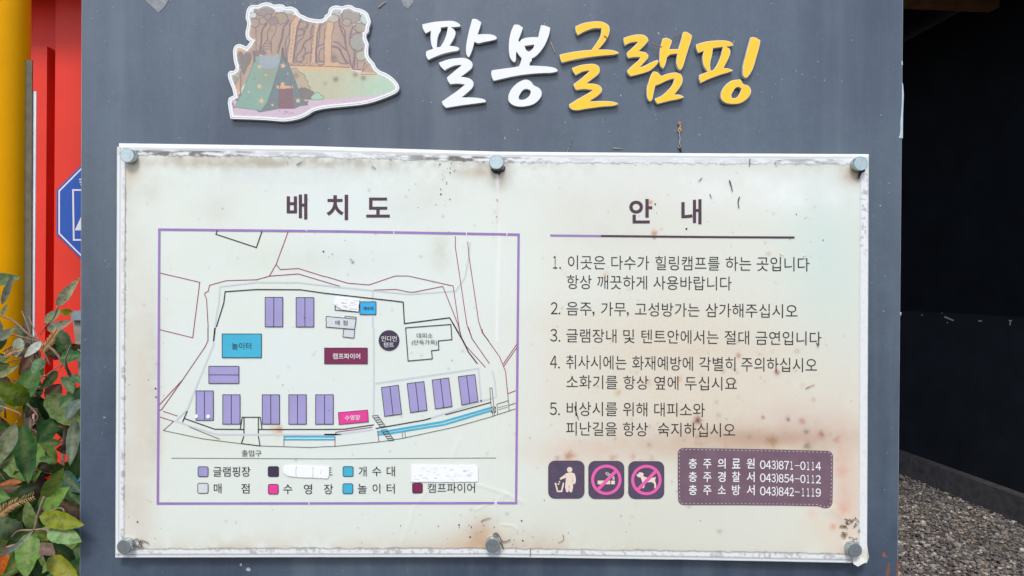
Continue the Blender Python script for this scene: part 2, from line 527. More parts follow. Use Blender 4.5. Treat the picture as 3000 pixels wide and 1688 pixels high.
hull(mb, [(a0.x+sl, .45, 0), (a1.x+sl, .45, 0), (a1.x+sl, .49, 0), (a0.x+sl, .49, 0)],
     [(a0.x, .45, a0.z), (a1.x, .45, a0.z), (a1.x, .49, a0.z), (a0.x, .49, a0.z)], WTH)
mb.build('shaft', stake)
mb = MB(); q0, q1 = P(208, 911, .44), P(268, 939, .44)
box(mb, q0.x, q1.x, .44, .50, q1.z, q0.z, mat('galvanised', S(150,162,170), rough=0.45, metal=0.6, var=0.2, scale=30)); mb.build('metal_cap', stake)

mb = MB(); TARP = mat('blue_tarpaulin', S(55, 165, 225), rough=0.45, var=0.15, scale=10)
vs = []; nxg, nyg = 10, 14
for j in range(nyg+1):
    for i in range(nxg+1):
        p = P(198 + 26*i, 1340 + 60*j, 0.55 + 0.03*math.sin(i*1.7+j*.6) + 0.02*math.sin(j*1.3))
        vs.append((p.x, p.y, max(p.z, 0.01)))
mb.add(vs, [(j*(nxg+1)+i, (j+1)*(nxg+1)+i, (j+1)*(nxg+1)+i+1, j*(nxg+1)+i+1) for j in range(nyg) for i in range(nxg)], TARP, True)
o = mb.build('blue_tarpaulin'); o['label'] = 'bright blue tarpaulin glimpsed behind the leafy shrub'; o['category'] = 'tarpaulin'

# ==================================================================== SIGN PANEL
def panel_mat():
    m = bpy.data.materials.new('slate_grey_paint'); m.use_nodes = True
    nt = m.node_tree; b = nt.nodes['Principled BSDF']
    tc = nt.nodes.new('ShaderNodeTexCoord')
    def noise(sc, det, rgh, stretch=None):
        n = nt.nodes.new('ShaderNodeTexNoise'); n.inputs['Scale'].default_value = sc
        n.inputs['Detail'].default_value = det; n.inputs['Roughness'].default_value = rgh
        if stretch:
            mp = nt.nodes.new('ShaderNodeMapping'); mp.inputs['Scale'].default_value = stretch
            nt.links.new(tc.outputs['Object'], mp.inputs['Vector']); nt.links.new(mp.outputs['Vector'], n.inputs['Vector'])
        else: nt.links.new(tc.outputs['Object'], n.inputs['Vector'])
        return n
    n1 = noise(3.2, 4, 0.55, (1, 1, 0.55)); n2 = noise(55, 5, 0.7); n3 = noise(420, 2, 0.5)
    r = nt.nodes.new('ShaderNodeValToRGB')
    e = r.color_ramp.elements; e[0].position = 0.32; e[1].position = 0.68
    e[0].color = (*S(52, 63, 82), 1); e[1].color = (*S(79, 94, 108), 1)
    nt.links.new(n1.outputs['Fac'], r.inputs['Fac'])
    mx = nt.nodes.new('ShaderNodeMix'); mx.data_type = 'RGBA'; mx.blend_type = 'OVERLAY'; mx.inputs['Factor'].default_value = 0.22
    nt.links.new(r.outputs['Color'], mx.inputs[6]); nt.links.new(n2.outputs['Fac'], mx.inputs[7])
    mx2 = nt.nodes.new('ShaderNodeMix'); mx2.data_type = 'RGBA'; mx2.blend_type = 'OVERLAY'; mx2.inputs['Factor'].default_value = 0.2
    nt.links.new(mx.outputs[2], mx2.inputs[6]); nt.links.new(n3.outputs['Fac'], mx2.inputs[7])
    n4 = noise(1.0, 5, 0.6, (26, 26, 1.6)); n5 = noise(2.4, 3, 0.5)
    ms = nt.nodes.new('ShaderNodeMath'); ms.operation = 'MULTIPLY'; nt.links.new(n4.outputs['Fac'], ms.inputs[0]); nt.links.new(n5.outputs['Fac'], ms.inputs[1])
    mrs = nt.nodes.new('ShaderNodeMapRange'); mrs.inputs['From Min'].default_value = 0.24; mrs.inputs['From Max'].default_value = 0.44; mrs.inputs['To Max'].default_value = 0.4
    nt.links.new(ms.outputs[0], mrs.inputs['Value'])
    mx3 = nt.nodes.new('ShaderNodeMix'); mx3.data_type = 'RGBA'
    nt.links.new(mrs.outputs['Result'], mx3.inputs['Factor']); nt.links.new(mx2.outputs[2], mx3.inputs[6]); mx3.inputs[7].default_value = (*S(104, 116, 124), 1)
    nt.links.new(mx3.outputs[2], b.inputs['Base Color'])
    mr = nt.nodes.new('ShaderNodeMapRange'); mr.inputs['To Min'].default_value = 0.26; mr.inputs['To Max'].default_value = 0.42
    b.inputs['Specular IOR Level'].default_value = 0.75
    nt.links.new(n2.outputs['Fac'], mr.inputs['Value']); nt.links.new(mr.outputs['Result'], b.inputs['Roughness'])
    bp = nt.nodes.new('ShaderNodeBump'); bp.inputs['Strength'].default_value = 0.12; bp.inputs['Distance'].default_value = 0.001
    nt.links.new(n3.outputs['Fac'], bp.inputs['Height']); nt.links.new(bp.outputs['Normal'], b.inputs['Normal'])
    return m
PAN = panel_mat()
EDGE = mat('panel_edge', S(150, 158, 164), rough=0.5, var=0.2, scale=40)
sign = thing('signboard', (P(1440, 844, 0).x, 0.03, 0), 'slate grey upright sign panel carrying raised white and yellow Korean letters', 'sign')
mb = MB()
xl_t, xl_b = P(238, -250).x, P(232, 1688).x
xr_t, xr_b = P(2647, 0).x, P(2631, 1688).x
zt = P(1500, -260).z; ztop, zbot = P(237, 0).z, P(237, 1688).z
def lerpx(xa, za, xb, zb, z): return xa + (xb-xa)*(z-za)/(zb-za)
XL = lambda z: lerpx(P(238, 0).x, ztop, P(232.5, 1688).x, zbot, z)
XR = lambda z: lerpx(P(2647, 0).x, ztop, P(2631, 1688).x, zbot, z)
e = 0.0012
f = [(XL(0)+e, 0, 0), (XR(0)-e, 0, 0), (XR(zt)-e, 0, zt-e), (XL(zt)+e, 0, zt-e)]
k = [(XL(0), e, 0), (XR(0), e, 0), (XR(zt), e, zt), (XL(zt), e, zt)]
bk = [(x, 0.06, z) for x, y, z in k]
mb.add(f, [(0,1,2,3)], PAN)
mb.add(f+k, [(1,5,6,2),(3,7,4,0),(2,6,7,3)], EDGE)
mb.add(k+bk, [(1,5,6,2),(3,7,4,0),(2,6,7,3),], PAN)
mb.add(bk, [(3,2,1,0)], PAN)
mb.build('panel', sign)

# bare and rusty spots, old tape
CHIP = mat('bare_metal_chip', S(178, 196, 204), rough=0.6, var=0.15, scale=60)
RUST = mat('rust', S(116, 80, 70), rough=0.9, var=0.5, scale=120)
for pts in (smooth([(2643,240),(2642,300),(2638,360),(2636,395),(2632,404),(2645,405),(2645.5,340),(2646,250)], 3), [(2641,180),(2644,178),(2645,190),(2642,191)], [(2636,915),(2641,916),(2639,926)]):
    mb = MB(); flat(mb, pts, -0.0004, CHIP); mb.build('paint_chip', sign)
for pts in ([(2584,1618),(2592,1616),(2597,1630),(2590,1634),(2585,1630)], [(2602,1650),(2607,1648),(2608,1668),(2603,1690),(2594,1690),(2597,1668)], [(2627,1640),(2632,1642),(2631.5,1690),(2624,1690)]):
    mb = MB(); flat(mb, smooth(pts, 3), -0.0004, RUST); mb.build('rust_spot', sign)
TAPE = mat('old_tape', S(128, 132, 134), rough=0.35, var=0.25, scale=80, bump=0.4, bscale=220)
mb = MB(); flat(mb, [(424,0),(432,-30),(500,-30),(494,0),(483,19),(465,38),(446,20)], -0.0006, TAPE); mb.build('tape_remnant', sign)
mb = MB(); flat(mb, [(1168,-20),(1215,-20),(1210,8),(1196,26),(1182,16)], -0.0006, TAPE); mb.build('tape_remnant', sign)
TRES = mat('tape_residue', S(150, 158, 162), rough=0.6, var=0.3, scale=90)
mb = MB()
for k in range(60):
    x = random.uniform(724, 868); yv = random.uniform(1, 12) if x < 790 else random.uniform(4, 12)
    ribbon(mb, [(x, yv), (x+random.uniform(-2, 5), yv+random.uniform(-4, 4))], random.uniform(.8, 1.8), -0.0004, TRES)
mb.build('glue_residue', sign, kind='stuff')
# bird lime, dust and grit: nobody could count it
SPECK = mat('pale_grit', S(158, 168, 176), rough=0.9)
mb = MB(); rs = random.Random(5)
def on_panel(x, y): return not (335 < x < 2550 and 415 < y < 1665) and 246 < x < 2620
n = 0
while n < 300:
    x, yv = rs.uniform(245, 2625), rs.uniform(-20, 1700)
    if not on_panel(x, yv): continue
    if rs.random() < 0.35: x, yv = rs.gauss(1750, 330), rs.gauss(260, 110)
    if not on_panel(x, yv): continue
    s = rs.uniform(0.4, 1.15) if rs.random() < .93 else rs.uniform(1.2, 2.0)
    a = rs.uniform(0, 3.1); st_ = rs.uniform(1, 2.6)
    pts = [(x + s*math.cos(t)*math.cos(a)*st_ - s*math.sin(t)*math.sin(a), yv + s*math.cos(t)*math.sin(a)*st_ + s*math.sin(t)*math.cos(a)) for t in (0, 1.1, 2.2, 3.3, 4.3, 5.3)]
    flat(mb, pts, -0.0005, SPECK); n += 1
flat(mb, smooth([(720,1668),(727,1662),(735,1668),(732,1674),(724,1673)], 3), -0.0008, SPECK)
flat(mb, smooth([(702,1652),(708,1650),(709,1658),(703,1659)], 3), -0.0008, SPECK)
mb.build('grit_specks', sign, kind='stuff')

# ---- raised letters
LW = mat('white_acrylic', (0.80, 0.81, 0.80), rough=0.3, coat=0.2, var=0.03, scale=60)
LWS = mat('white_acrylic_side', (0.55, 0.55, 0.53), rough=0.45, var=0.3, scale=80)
LY = mat('yellow_vinyl', S(252, 196, 22), rough=0.35, coat=0.2, var=0.04, scale=50)
def letter(pieces, yellow, label):
    mb_ = MB()
    for crop, outer, holes, cr in pieces:
        o_ = smooth(K(crop, outer), 4, cr)
        hs = [smooth(K(crop, h), 4, 50) for h in holes]
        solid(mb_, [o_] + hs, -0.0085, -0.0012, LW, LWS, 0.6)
        # black foam mounting pad holding the letter off the panel
    ob = mb_.build('raised_letter', sign, label=label)
    if yellow:
        mb2 = MB()
        for crop, outer, holes, cr in pieces:
            o_ = inset(smooth(K(crop, outer), 4, cr), 1.5)
            hs = [inset(smooth(K(crop, h), 4, 50), -1.5) for h in holes]
            flat(mb2, [o_] + hs, -0.0088, LY)
        mb2.build('yellow_face', ob)
    return ob
letter([(HH, [(160,225),(300,195),(450,182),(560,182),(620,205),(655,235),(650,255),(600,262),(535,265),(570,290),(592,325),(590,360),(560,430),(515,500),(580,508),(630,525),(642,545),(630,560),(540,580),(420,610),(330,645),(240,685),(215,640),(208,600),(215,570),(300,540),(280,490),(270,420),(268,360),(275,310),(205,345),(170,280)],
         [[(400,270),(490,258),(480,320),(450,420),(395,515),(350,520),(355,450),(370,370),(405,295)]], 45),
        (HH, [(805,155),(850,155),(925,200),(905,270),(875,355),(960,350),(1050,355),(1110,380),(1125,400),(1115,420),(1060,435),(960,455),(870,470),(835,450),(815,530),(790,600),(770,645),(755,650),(735,625),(725,580),(725,510),(745,390),(770,280)], [], 45),
        (HH, [(372,720),(500,675),(620,658),(720,660),(780,690),(810,730),(805,780),(770,820),(660,900),(740,910),(800,940),(825,985),(810,1040),(750,1100),(670,1165),(800,1165),(900,1175),(960,1190),(985,1210),(975,1230),(930,1235),(820,1250),(700,1265),(600,1280),(470,1302),(430,1265),(412,1220),(520,1145),(620,1075),(710,1000),(620,990),(520,998),(490,950),(478,910),(560,840),(670,750),(590,755),(500,790),(450,820),(400,770)], [], 45)],
       False, 'white raised syllable at the left end of the name')
letter([(HH, [(1345,228),(1400,230),(1460,268),(1440,330),(1400,430),(1412,450),(1440,420),(1490,400),(1560,390),(1655,388),(1665,330),(1690,235),(1740,240),(1810,268),(1800,340),(1770,430),(1730,510),(1680,580),(1620,640),(1570,665),(1575,690),(1550,720),(1545,755),(1680,760),(1800,770),(1880,790),(1908,815),(1900,835),(1830,850),(1700,855),(1560,865),(1400,885),(1250,915),(1080,955),(1055,900),(1050,840),(1060,815),(1200,795),(1320,780),(1405,765),(1425,720),(1440,660),(1410,630),(1375,575),(1370,620),(1368,690),(1355,715),(1330,705),(1295,660),(1278,590),(1275,500),(1285,400),(1310,300)],
         [[(1480,505),(1600,487),(1595,520),(1560,560),(1535,575),(1505,560)]], 45),
        (HH, [(1500,935),(1560,960),(1600,1010),(1660,1040),(1695,1080),(1700,1130),(1670,1190),(1600,1250),(1500,1280),(1400,1285),(1320,1260),(1275,1215),(1268,1160),(1290,1090),(1340,1020),(1420,960)],
         [[(1500,1058),(1555,1075),(1555,1110),(1520,1165),(1460,1195),(1410,1190),(1405,1165),(1430,1110),(1465,1070)]], 60)],
       False, 'white raised syllable next to the yellow letters')
letter([(II, [(315,210),(400,175),(500,158),(590,157),(650,180),(683,215),(683,280),(660,340),(610,410),(565,460),(680,462),(750,475),(785,492),(775,510),(720,520),(600,530),(470,545),(320,570),(170,605),(150,560),(145,515),(260,490),(380,472),(490,462),(540,390),(585,310),(595,235),(520,235),(430,262),(340,310),(318,260)], [], 45),
        (II, [(275,660),(370,628),(460,615),(530,618),(570,645),(580,680),(570,720),(500,780),(440,825),(530,832),(585,855),(605,890),(595,925),(530,980),(470,1018),(600,1015),(700,1020),(765,1035),(780,1050),(750,1065),(600,1080),(450,1100),(290,1115),(255,1090),(245,1055),(330,1000),(420,950),(500,900),(410,890),(325,900),(300,860),(295,835),(380,770),(470,690),(400,700),(320,740),(290,700)], [], 45)],
       True, 'largest yellow raised syllable beside the white ones')
letter([(II, [(835,335),(910,310),(1000,297),(1060,305),(1095,335),(1105,365),(1080,400),(1000,478),(1070,490),(1105,520),(1100,550),(1060,600),(1010,655),(1080,625),(1150,590),(1200,570),(1215,590),(1190,630),(1120,690),(1020,725),(910,752),(880,720),(870,690),(930,630),(990,580),(1015,545),(950,545),(885,555),(870,520),(870,495),(930,440),(990,380),(920,385),(850,420),(835,370)], [], 45),
        (II, [(1258,340),(1300,333),(1358,362),(1350,400),(1330,455),(1425,455),(1445,390),(1475,275),(1510,268),(1575,310),(1560,380),(1530,470),(1500,570),(1475,650),(1450,688),(1425,670),(1405,620),(1405,560),(1415,510),(1350,515),(1310,540),(1295,590),(1280,640),(1265,668),(1240,650),(1222,600),(1220,540),(1230,440)], [], 45),
        (II, [(1160,695),(1200,705),(1240,745),(1320,718),(1400,708),(1450,725),(1472,765),(1465,830),(1430,890),(1385,945),(1440,948),(1480,965),(1485,980),(1440,995),(1340,1015),(1200,1050),(1175,1015),(1170,990),(1240,960),(1320,890),(1365,830),(1380,775),(1310,795),(1215,840),(1180,850),(1160,930),(1145,1000),(1125,1025),(1100,1005),(1085,950),(1085,880),(1110,790),(1140,715)], [], 45)],
       True, 'middle yellow raised syllable')
letter([(II, [(1618,405),(1720,375),(1850,362),(1950,365),(2000,385),(2022,405),(2010,425),(1945,432),(1980,455),(1988,490),(1970,550),(1915,660),(1970,665),(2010,680),(2015,692),(1980,705),(1880,735),(1760,780),(1665,825),(1650,780),(1650,735),(1740,700),(1700,640),(1685,570),(1690,510),(1700,480),(1640,500),(1618,450)],
         [[(1800,450),(1905,435),(1885,520),(1845,620),(1800,680),(1775,690),(1770,620),(1790,520)]], 45),
        (II, [(2205,330),(2240,325),(2312,362),(2300,430),(2270,540),(2230,670),(2190,740),(2155,775),(2125,750),(2118,690),(2130,600),(2165,470)], [], 45),
        (II, [(2060,785),(2095,785),(2125,830),(2180,850),(2210,895),(2200,950),(2150,1010),(2080,1045),(1990,1050),(1920,1030),(1885,990),(1885,930),(1920,860),(1990,800)],
         [[(2075,865),(2105,885),(2090,930),(2050,980),(2010,985),(1998,960),(2020,910),(2045,875)]], 60)],
       True, 'yellow raised syllable at the right end of the name')

# ---- illustrated plaque: printed white acrylic cut to the outline of the picture
OUT = smooth(K(G, [(95,1330),(80,1250),(72,1100),(90,1085),(130,1065),(115,1000),(85,920),(65,850),(70,810),(95,790),(130,790),(150,760),(135,700),(125,620),(125,550),(145,510),(190,490),(240,505),(270,520),(295,490),(310,465),(285,450),(265,410),(262,360),(275,300),(280,250),(265,210),(268,150),(285,90),(330,55),(400,55),(440,35),(490,25),(540,32),(580,50),(640,45),(690,55),(715,75),(760,70),(810,85),(845,110),(870,150),(920,175),(960,195),(1030,210),(1100,215),(1140,195),(1150,170),(1180,150),(1195,100),(1230,70),(1280,60),(1310,65),(1340,70),(1390,55),(1450,60),(1490,85),(1540,95),(1590,115),(1630,145),(1650,190),(1665,250),(1645,310),(1640,360),(1615,390),(1620,440),(1640,490),(1635,560),(1640,620),(1665,660),(1700,700),(1725,750),(1770,790),(1830,815),(1900,860),(1950,910),(1980,960),(1980,1000),(1955,1035),(1900,1065),(1800,1105),(1700,1140),(1600,1165),(1500,1180),(1400,1190),(1300,1200),(1200,1210),(1100,1225),(1020,1250),(950,1295),(880,1325),(780,1350),(680,1360),(560,1350),(400,1340),(250,1335),(120,1330)]), 3, 60)
mb = MB()
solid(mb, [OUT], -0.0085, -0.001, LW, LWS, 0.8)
plaque = mb.build('illustrated_plaque', sign, label='cut-out white plaque with a faded picture of a tent before a cliff')
mb = MB()
def inkline(pts, w, material, closed=False): ribbon(mb, pts, w, -0.0087, material, closed)
inkline(inset(OUT, 5.0), 1.0, mat('plaque_seam', S(150,150,150), rough=.6), True)
mb.build('edge_seam', plaque)

def paint_plaque():
    st_ = 1.2
    xs = np.arange(664, 1176, st_); ys = np.arange(4, 362, st_)
    X, Y = np.meshgrid(xs, ys)
    gx, gy = (X-G[0])*G[2], (Y-G[1])*G[2]            # crop coordinates of the tracing
    inner = inset(OUT, 10.5)
    M = inside(X, Y, inner)
    n1 = fbm(X, Y, 40, 3); n2 = fbm(X, Y, 9, 8)
    sr = lambda *c: SA(c)
    col = np.zeros(X.shape+(3,)) + sr(226, 232, 228)
    def fill(pts, c, soft=0.0, w=1.0, sm=True):
        nonlocal col
        p = smooth(pts, 4, 70) if sm else pts
        m = inside(gx, gy, p).astype(float)*w
        col = blend(col, sr(*c), m)
        return m
    def line(pts, wd, c, sm=False, closed=False, jag=0):
        nonlocal col
        p = smooth(pts, 4, 75, closed) if sm else list(pts)
        if closed and not sm: p = p+[p[0]]
        if closed and sm: p = p+[p[0]]
        dmin = np.full(X.shape, 1e9)
        jx = gx + (n2-.5)*jag; jy = gy + (fbm(X+300, Y, 9, 21)-.5)*jag
        for k in range(1, len(p)):
            (x0, y0), (x1, y1) = p[k-1], p[k]
            i0 = np.searchsorted(xs, G[0]+(min(x0,x1)-wd-30)/G[2]); i1 = np.searchsorted(xs, G[0]+(max(x0,x1)+wd+30)/G[2])
            j0 = np.searchsorted(ys, G[1]+(min(y0,y1)-wd-30)/G[2]); j1 = np.searchsorted(ys, G[1]+(max(y0,y1)+wd+30)/G[2])
            if i1 <= i0 or j1 <= j0: continue
            sl = (slice(j0, j1), slice(i0, i1))
            ax, ay = jx[sl]-x0, jy[sl]-y0; bx, by = x1-x0, y1-y0
            t = np.clip((ax*bx+ay*by)/(bx*bx+by*by+1e-9), 0, 1)
            dmin[sl] = np.minimum(dmin[sl], np.hypot(ax-t*bx, ay-t*by))
        col = blend(col, sr(*c), 1-sstep(wd/2-1.5, wd/2+2.5, dmin))
    def spot(x, y, r, c, w): 
        nonlocal col
        col = blend(col, sr(*c), gauss(gx, gy, x, y, r, r)*w)
    OUTL = (108, 82, 92)
    # sky and haze behind the trees
    col = blend(col, sr(205, 216, 214), sstep(0, 300, gy)*0.7)
    fill([(280,300),(330,560),(130,520),(140,800),(60,850),(150,1080),(400,700),(380,300)], (168,150,128))
    # cliff
    fill([(300,230),(380,120),(600,130),(830,170),(880,200),(1000,235),(1100,240),(1180,200),(1330,160),(1480,280),(1620,420),(1640,640),(1720,760),(1740,850),(1430,760),(730,740),(700,620),(560,640),(300,640),(290,420)], (164,136,118), sm=False)
    col = blend(col, sr(182,146,116), inside(gx, gy, [(300,300),(1480,300),(1480,760),(300,760)])*np.clip(n1*1.6-.5, 0, .8))
    # meadow
    fill([(730,742),(1425,760),(1450,782),(1550,825),(1730,832),(1830,838),(1900,890),(1960,960),(1960,1000),(1900,1035),(1600,1110),(1300,1150),(1000,1190),(700,1240),(640,900)], (186,184,150), sm=False)
    col = blend(col, sr(168,206,180), inside(gx, gy, [(730,760),(2000,830),(2000,1100),(730,1200)])*sstep(1150, 1850, gx)*0.85)
    col = blend(col, sr(226,170,112), gauss(gx, gy, 1100, 755, 420, 38)*.75 + gauss(gx, gy, 1620, 830, 190, 28)*.6)
    # pinkish foreground
    fill([(95,1120),(100,1310),(700,1335),(900,1290),(1030,1225),(1300,1180),(1700,1115),(1950,1020),(1700,1068),(1300,1105),(900,1130),(600,1130)], (206,178,196), sm=False)
    # waterfalls
    for p in ([(790,200),(880,190),(840,330),(800,560),(780,700),(730,700),(760,520),(770,330)],
              [(1040,250),(1110,240),(1080,330),(1050,480),(1060,700),(1000,700),(1010,480),(1030,330)],
              [(1185,240),(1250,235),(1240,420),(1235,690),(1300,690),(1330,740),(1140,730),(1150,420)]):
        fill(p, (204,164,126), sm=False)
    # rock lines
    W1 = 15
    for p, w in (([(380,300),(385,560)],9), ([(500,270),(455,330),(440,480),(425,560)],W1+4), ([(545,290),(515,350),(510,440)],10),
                 ([(510,440),(430,560)],11), ([(510,440),(545,490),(560,600)],10), ([(480,490),(540,490)],9), ([(465,520),(540,520)],9), ([(440,545),(550,550)],8),
                 ([(615,290),(600,360),(560,430),(550,500)],10), ([(750,230),(690,310),(670,430),(640,520),(630,590)],22), ([(760,260),(745,400),(718,440),(715,640)],11),
                 ([(820,190),(770,260),(755,470),(725,560),(735,690)],9), ([(890,205),(850,290),(830,420),(810,560),(800,690)],20),
                 ([(870,240),(960,250),(930,310),(850,320)],14), ([(860,330),(920,340),(900,390),(850,400)],13), ([(980,250),(930,350),(910,420),(850,470),(830,560)],11),
                 ([(1040,240),(1000,330),(990,420),(920,480),(890,560),(830,640),(830,690),(890,690)],14), ([(1010,420),(940,460),(900,520),(930,540),(930,590)],13),
                 ([(900,640),(940,600),(1000,585)],14), ([(900,690),(920,630)],12), ([(1025,300),(1005,480),(990,690)],9),
                 ([(1105,250),(1075,330),(1060,480),(1050,560),(1050,690)],16), ([(1150,250),(1100,300),(1090,400),(1075,520)],12), ([(1140,490),(1075,520),(1060,560),(1060,690),(1140,690)],14),
                 ([(1140,530),(1100,560),(1080,640),(1090,680)],12), ([(1150,320),(1145,480),(1140,700)],9), ([(1245,210),(1250,280),(1230,400),(1225,560),(1225,690)],10),
                 ([(1310,220),(1330,330),(1370,420),(1385,520),(1420,620),(1440,720)],18), ([(1340,290),(1370,340),(1380,420)],14), ([(1250,470),(1300,480),(1340,520),(1400,570)],13),
                 ([(1240,520),(1310,545),(1340,600),(1380,680),(1400,700)],22), ([(1230,690),(1300,690),(1340,715),(1440,715),(1460,770),(1550,775)],12),
                 ([(740,728),(1050,738),(1420,752)],8), ([(1460,300),(1430,420),(1440,500),(1480,580),(1460,760)],16), ([(1490,640),(1480,770)],12), ([(1520,660),(1510,760)],10),
                 ([(1600,700),(1570,800)],10), ([(1660,700),(1570,800),(1555,830),(1725,832),(1700,760),(1680,700)],5), ([(1050,690),(1100,730),(1150,712)],9)):
        line(p, w, OUTL, sm=True, jag=16)
    for x0 in (808, 1046, 1086):
        for k in range(9): line([(x0-k*5, 260+k*46), (x0-k*5-3, 278+k*46)], 6, OUTL)
    for k in range(8): line([(740+k*34, 705+(k % 2)*14), (752+k*34, 708+(k % 2)*10)], 9, OUTL)
    # clumps of foliage
    def puff(cx, cy, rx, ry, c, n=9, w=9, seed=0, lc=OUTL):
        rr = random.Random(int(cx*7+cy)+seed); p = []
        for k in range(n*2):
            a = 2*math.pi*k/(n*2); s = 1.0 if k % 2 == 0 else 0.87
            s *= rr.uniform(.95, 1.05); p.append((cx+rx*s*math.cos(a), cy+ry*s*math.sin(a)))
        fill(p, c); line(p, w, lc, sm=True, closed=True, jag=12)
    puff(470,120,115,65,(140,124,118)); puff(745,128,62,36,(178,182,186), w=6); puff(345,172,48,34,(196,206,200), w=4)
    puff(1270,125,56,44,(176,184,182), w=6); puff(1590,205,44,72,(176,204,196), w=5); puff(1240,205,76,48,(182,172,148), w=7)
    puff(660,205,76,72,(156,138,110), n=8); puff(575,235,62,52,(134,114,108), w=5); puff(515,190,42,32,(150,130,120), w=7); puff(365,255,58,58,(158,138,116), w=10); puff(460,235,44,44,(156,138,118), w=8)
    puff(1440,180,115,92,(146,136,128), n=11, w=10); puff(1395,250,54,46,(160,150,132), w=8); puff(1545,310,66,58,(160,146,128), w=11)
    puff(1515,470,90,112,(148,146,136), n=11, w=11); puff(1555,625,64,58,(166,168,140), w=8)
    # heart-shaped trees
    def heart(x, y, sx, sy, c, w):
        p = [(x, y+sy), (x-sx*.55, y+sy*.25), (x-sx, y-sy*.35), (x-sx*.75, y-sy*.8), (x-sx*.35, y-sy*.85), (x, y-sy*.5), (x+sx*.35, y-sy*.85), (x+sx*.75, y-sy*.8), (x+sx, y-sy*.35), (x+sx*.55, y+sy*.25)]
        fill(p, c); line(p, w, (92,82,82), sm=True, closed=True)
    col = blend(col, sr(226,160,104), gauss(gx, gy, 215, 560, 80, 40)*.8 + gauss(gx, gy, 180, 1010, 40, 70)*.7)
    heart(245,700,85,140,(112,102,98),4); heart(150,880,45,70,(170,166,150),4); heart(150,890,26,42,(150,146,134),3)
    line([(213,800),(208,1050)], 16, (140,100,84)); line([(150,930),(165,1040)], 7, (150,110,90)); line([(240,800),(320,700)], 5, (130,96,86))
    fill([(150,1060),(220,1050),(240,1120),(150,1130)], (112,104,106)); puff(132,1112,26,14,(180,210,204), w=3, n=5)
    fill([(340,580),(470,560),(500,600),(370,700)], (122,100,96)); line([(340,575),(460,565),(500,600)], 8, OUTL)
    # bushes beside the tent
    bush = [(770,770),(830,762),(860,800),(900,820),(935,860),(930,880),(965,910),(960,950),(990,975),(985,1000),(870,1010),(820,900)]
    fill(bush, (176,158,128)); line(bush[:10], 5, (104,90,84), sm=True)
    fill([(850,1010),(880,980),(930,980),(980,1000),(1030,1030),(1040,1060),(1000,1110),(920,1110),(870,1070)], (104,94,94))
    cl = [(990,1085),(1020,1060),(1050,1035),(1095,1045),(1105,1065),(1135,1075),(1135,1105),(1080,1115),(1010,1110)]
    fill(cl, (150,196,170)); line(cl, 5, (96,104,96), sm=True, closed=True)
    # tent
    left = [(370,630),(350,720),(290,880),(220,1050),(140,1200),(260,1215),(350,1225),(420,1255),(500,1160),(560,1000),(600,860),(640,740),(670,620)]
    fill(left, (116,160,142), sm=False)
    col = blend(col, sr(136,140,116), inside(gx, gy, left)*gauss(gx, gy, 520, 830, 130, 150)*.7)
    right = [(670,580),(640,740),(600,860),(560,1000),(500,1160),(430,1250),(640,1215),(810,1215),(870,1185),(960,1172),(880,1070),(820,900),(760,750),(715,640),(690,560)]
    fill(right, (82,108,114), sm=False)
    line([(670,620),(640,740),(600,860),(560,1000),(500,1160),(420,1255)], 4, (60,60,68)); line(left[:7], 4, (70,72,76)); line([(420,1255),(640,1215),(810,1215),(870,1185),(960,1172),(880,1070),(820,900),(715,640)], 4, (64,64,72))
    fill([(632,985),(790,985),(805,1215),(632,1217)], (112,66,84), sm=False)
    fill([(610,960),(640,955),(790,960),(795,985),(640,995),(612,985)], (214,160,118), sm=False); line([(645,955),(645,992)], 8, (84,54,64)); line([(775,955),(775,985)], 8, (84,54,64))
    line([(632,870),(640,950)], 4, (50,60,72)); line([(765,870),(770,955)], 4, (50,60,72)); line([(360,580),(365,690)], 22, (104,82,92)); line([(680,540),(675,630)], 22, (84,62,78))
    line([(690,640),(715,690)], 18, (84,62,78))
    def star(x, y, r, c=(226,178,126)):
        p = []
        for k in range(10):
            a = -math.pi/2+.15+k*math.pi/5; q = r if k % 2 == 0 else r*.45; p.append((x+q*math.cos(a), y+q*math.sin(a)))
        fill(p, c, sm=False)
    for s_ in ((418,965,34),(442,1128,36),(420,745,28),(682,735,36),(678,940,30),(850,1125,34),(566,1174,18),(300,1026,16),(490,840,14),(735,822,14,(206,176,160)),(655,1190,0)):
        if s_[2]: star(*s_)
    for p in ([(120,1150),(135,1205)], [(400,1230),(425,1250)], [(935,1140),(965,1135)], [(950,1140),(955,1175)]): line(p, 12, (96,64,92))
    rr = random.Random(2)
    for k in range(14):
        x, y_ = rr.uniform(630,790), rr.uniform(1235,1275); line([(x,y_),(x+14,y_+3)], 4, (120,94,96))
    # mould and rust blots
    for s_ in ((1272,888,30,(118,78,66),.9),(1490,835,28,(120,96,84),.85),(1580,872,30,(112,88,76),.85),(1155,932,22,(140,110,90),.6),(830,842,30,(110,88,72),.7),(1255,645,38,(78,70,70),.8),(365,880,20,(100,120,100),.5),(560,340,22,(140,100,80),.5)):
        spot(*s_)
    # grey tape stuck over the tent top
    tp = [(415,605),(470,620),(580,625),(640,600),(635,690),(610,755),(520,770),(440,755),(415,690)]
    fill(tp, (146,160,168), sm=False); col = blend(col, sr(190,196,200), inside(gx, gy, tp)*np.clip((n2-.5)*3, 0, .6)*((np.abs(gx-430) < 30) | (np.abs(gx-620) < 30)))
    # sun-fading towards the rim
    col = blend(col, sr(214, 222, 218), np.clip(1-sstep(0, 9, _rim(X, Y, inner)), 0, 1)*.35)
    col = blend(col, sr(186,178,168), np.full(X.shape, .2))
    col *= (0.93+0.14*n2)[..., None]
    idx = -np.ones(X.shape, int)
    cell = M[:-1,:-1] & M[1:,:-1] & M[:-1,1:] & M[1:,1:]
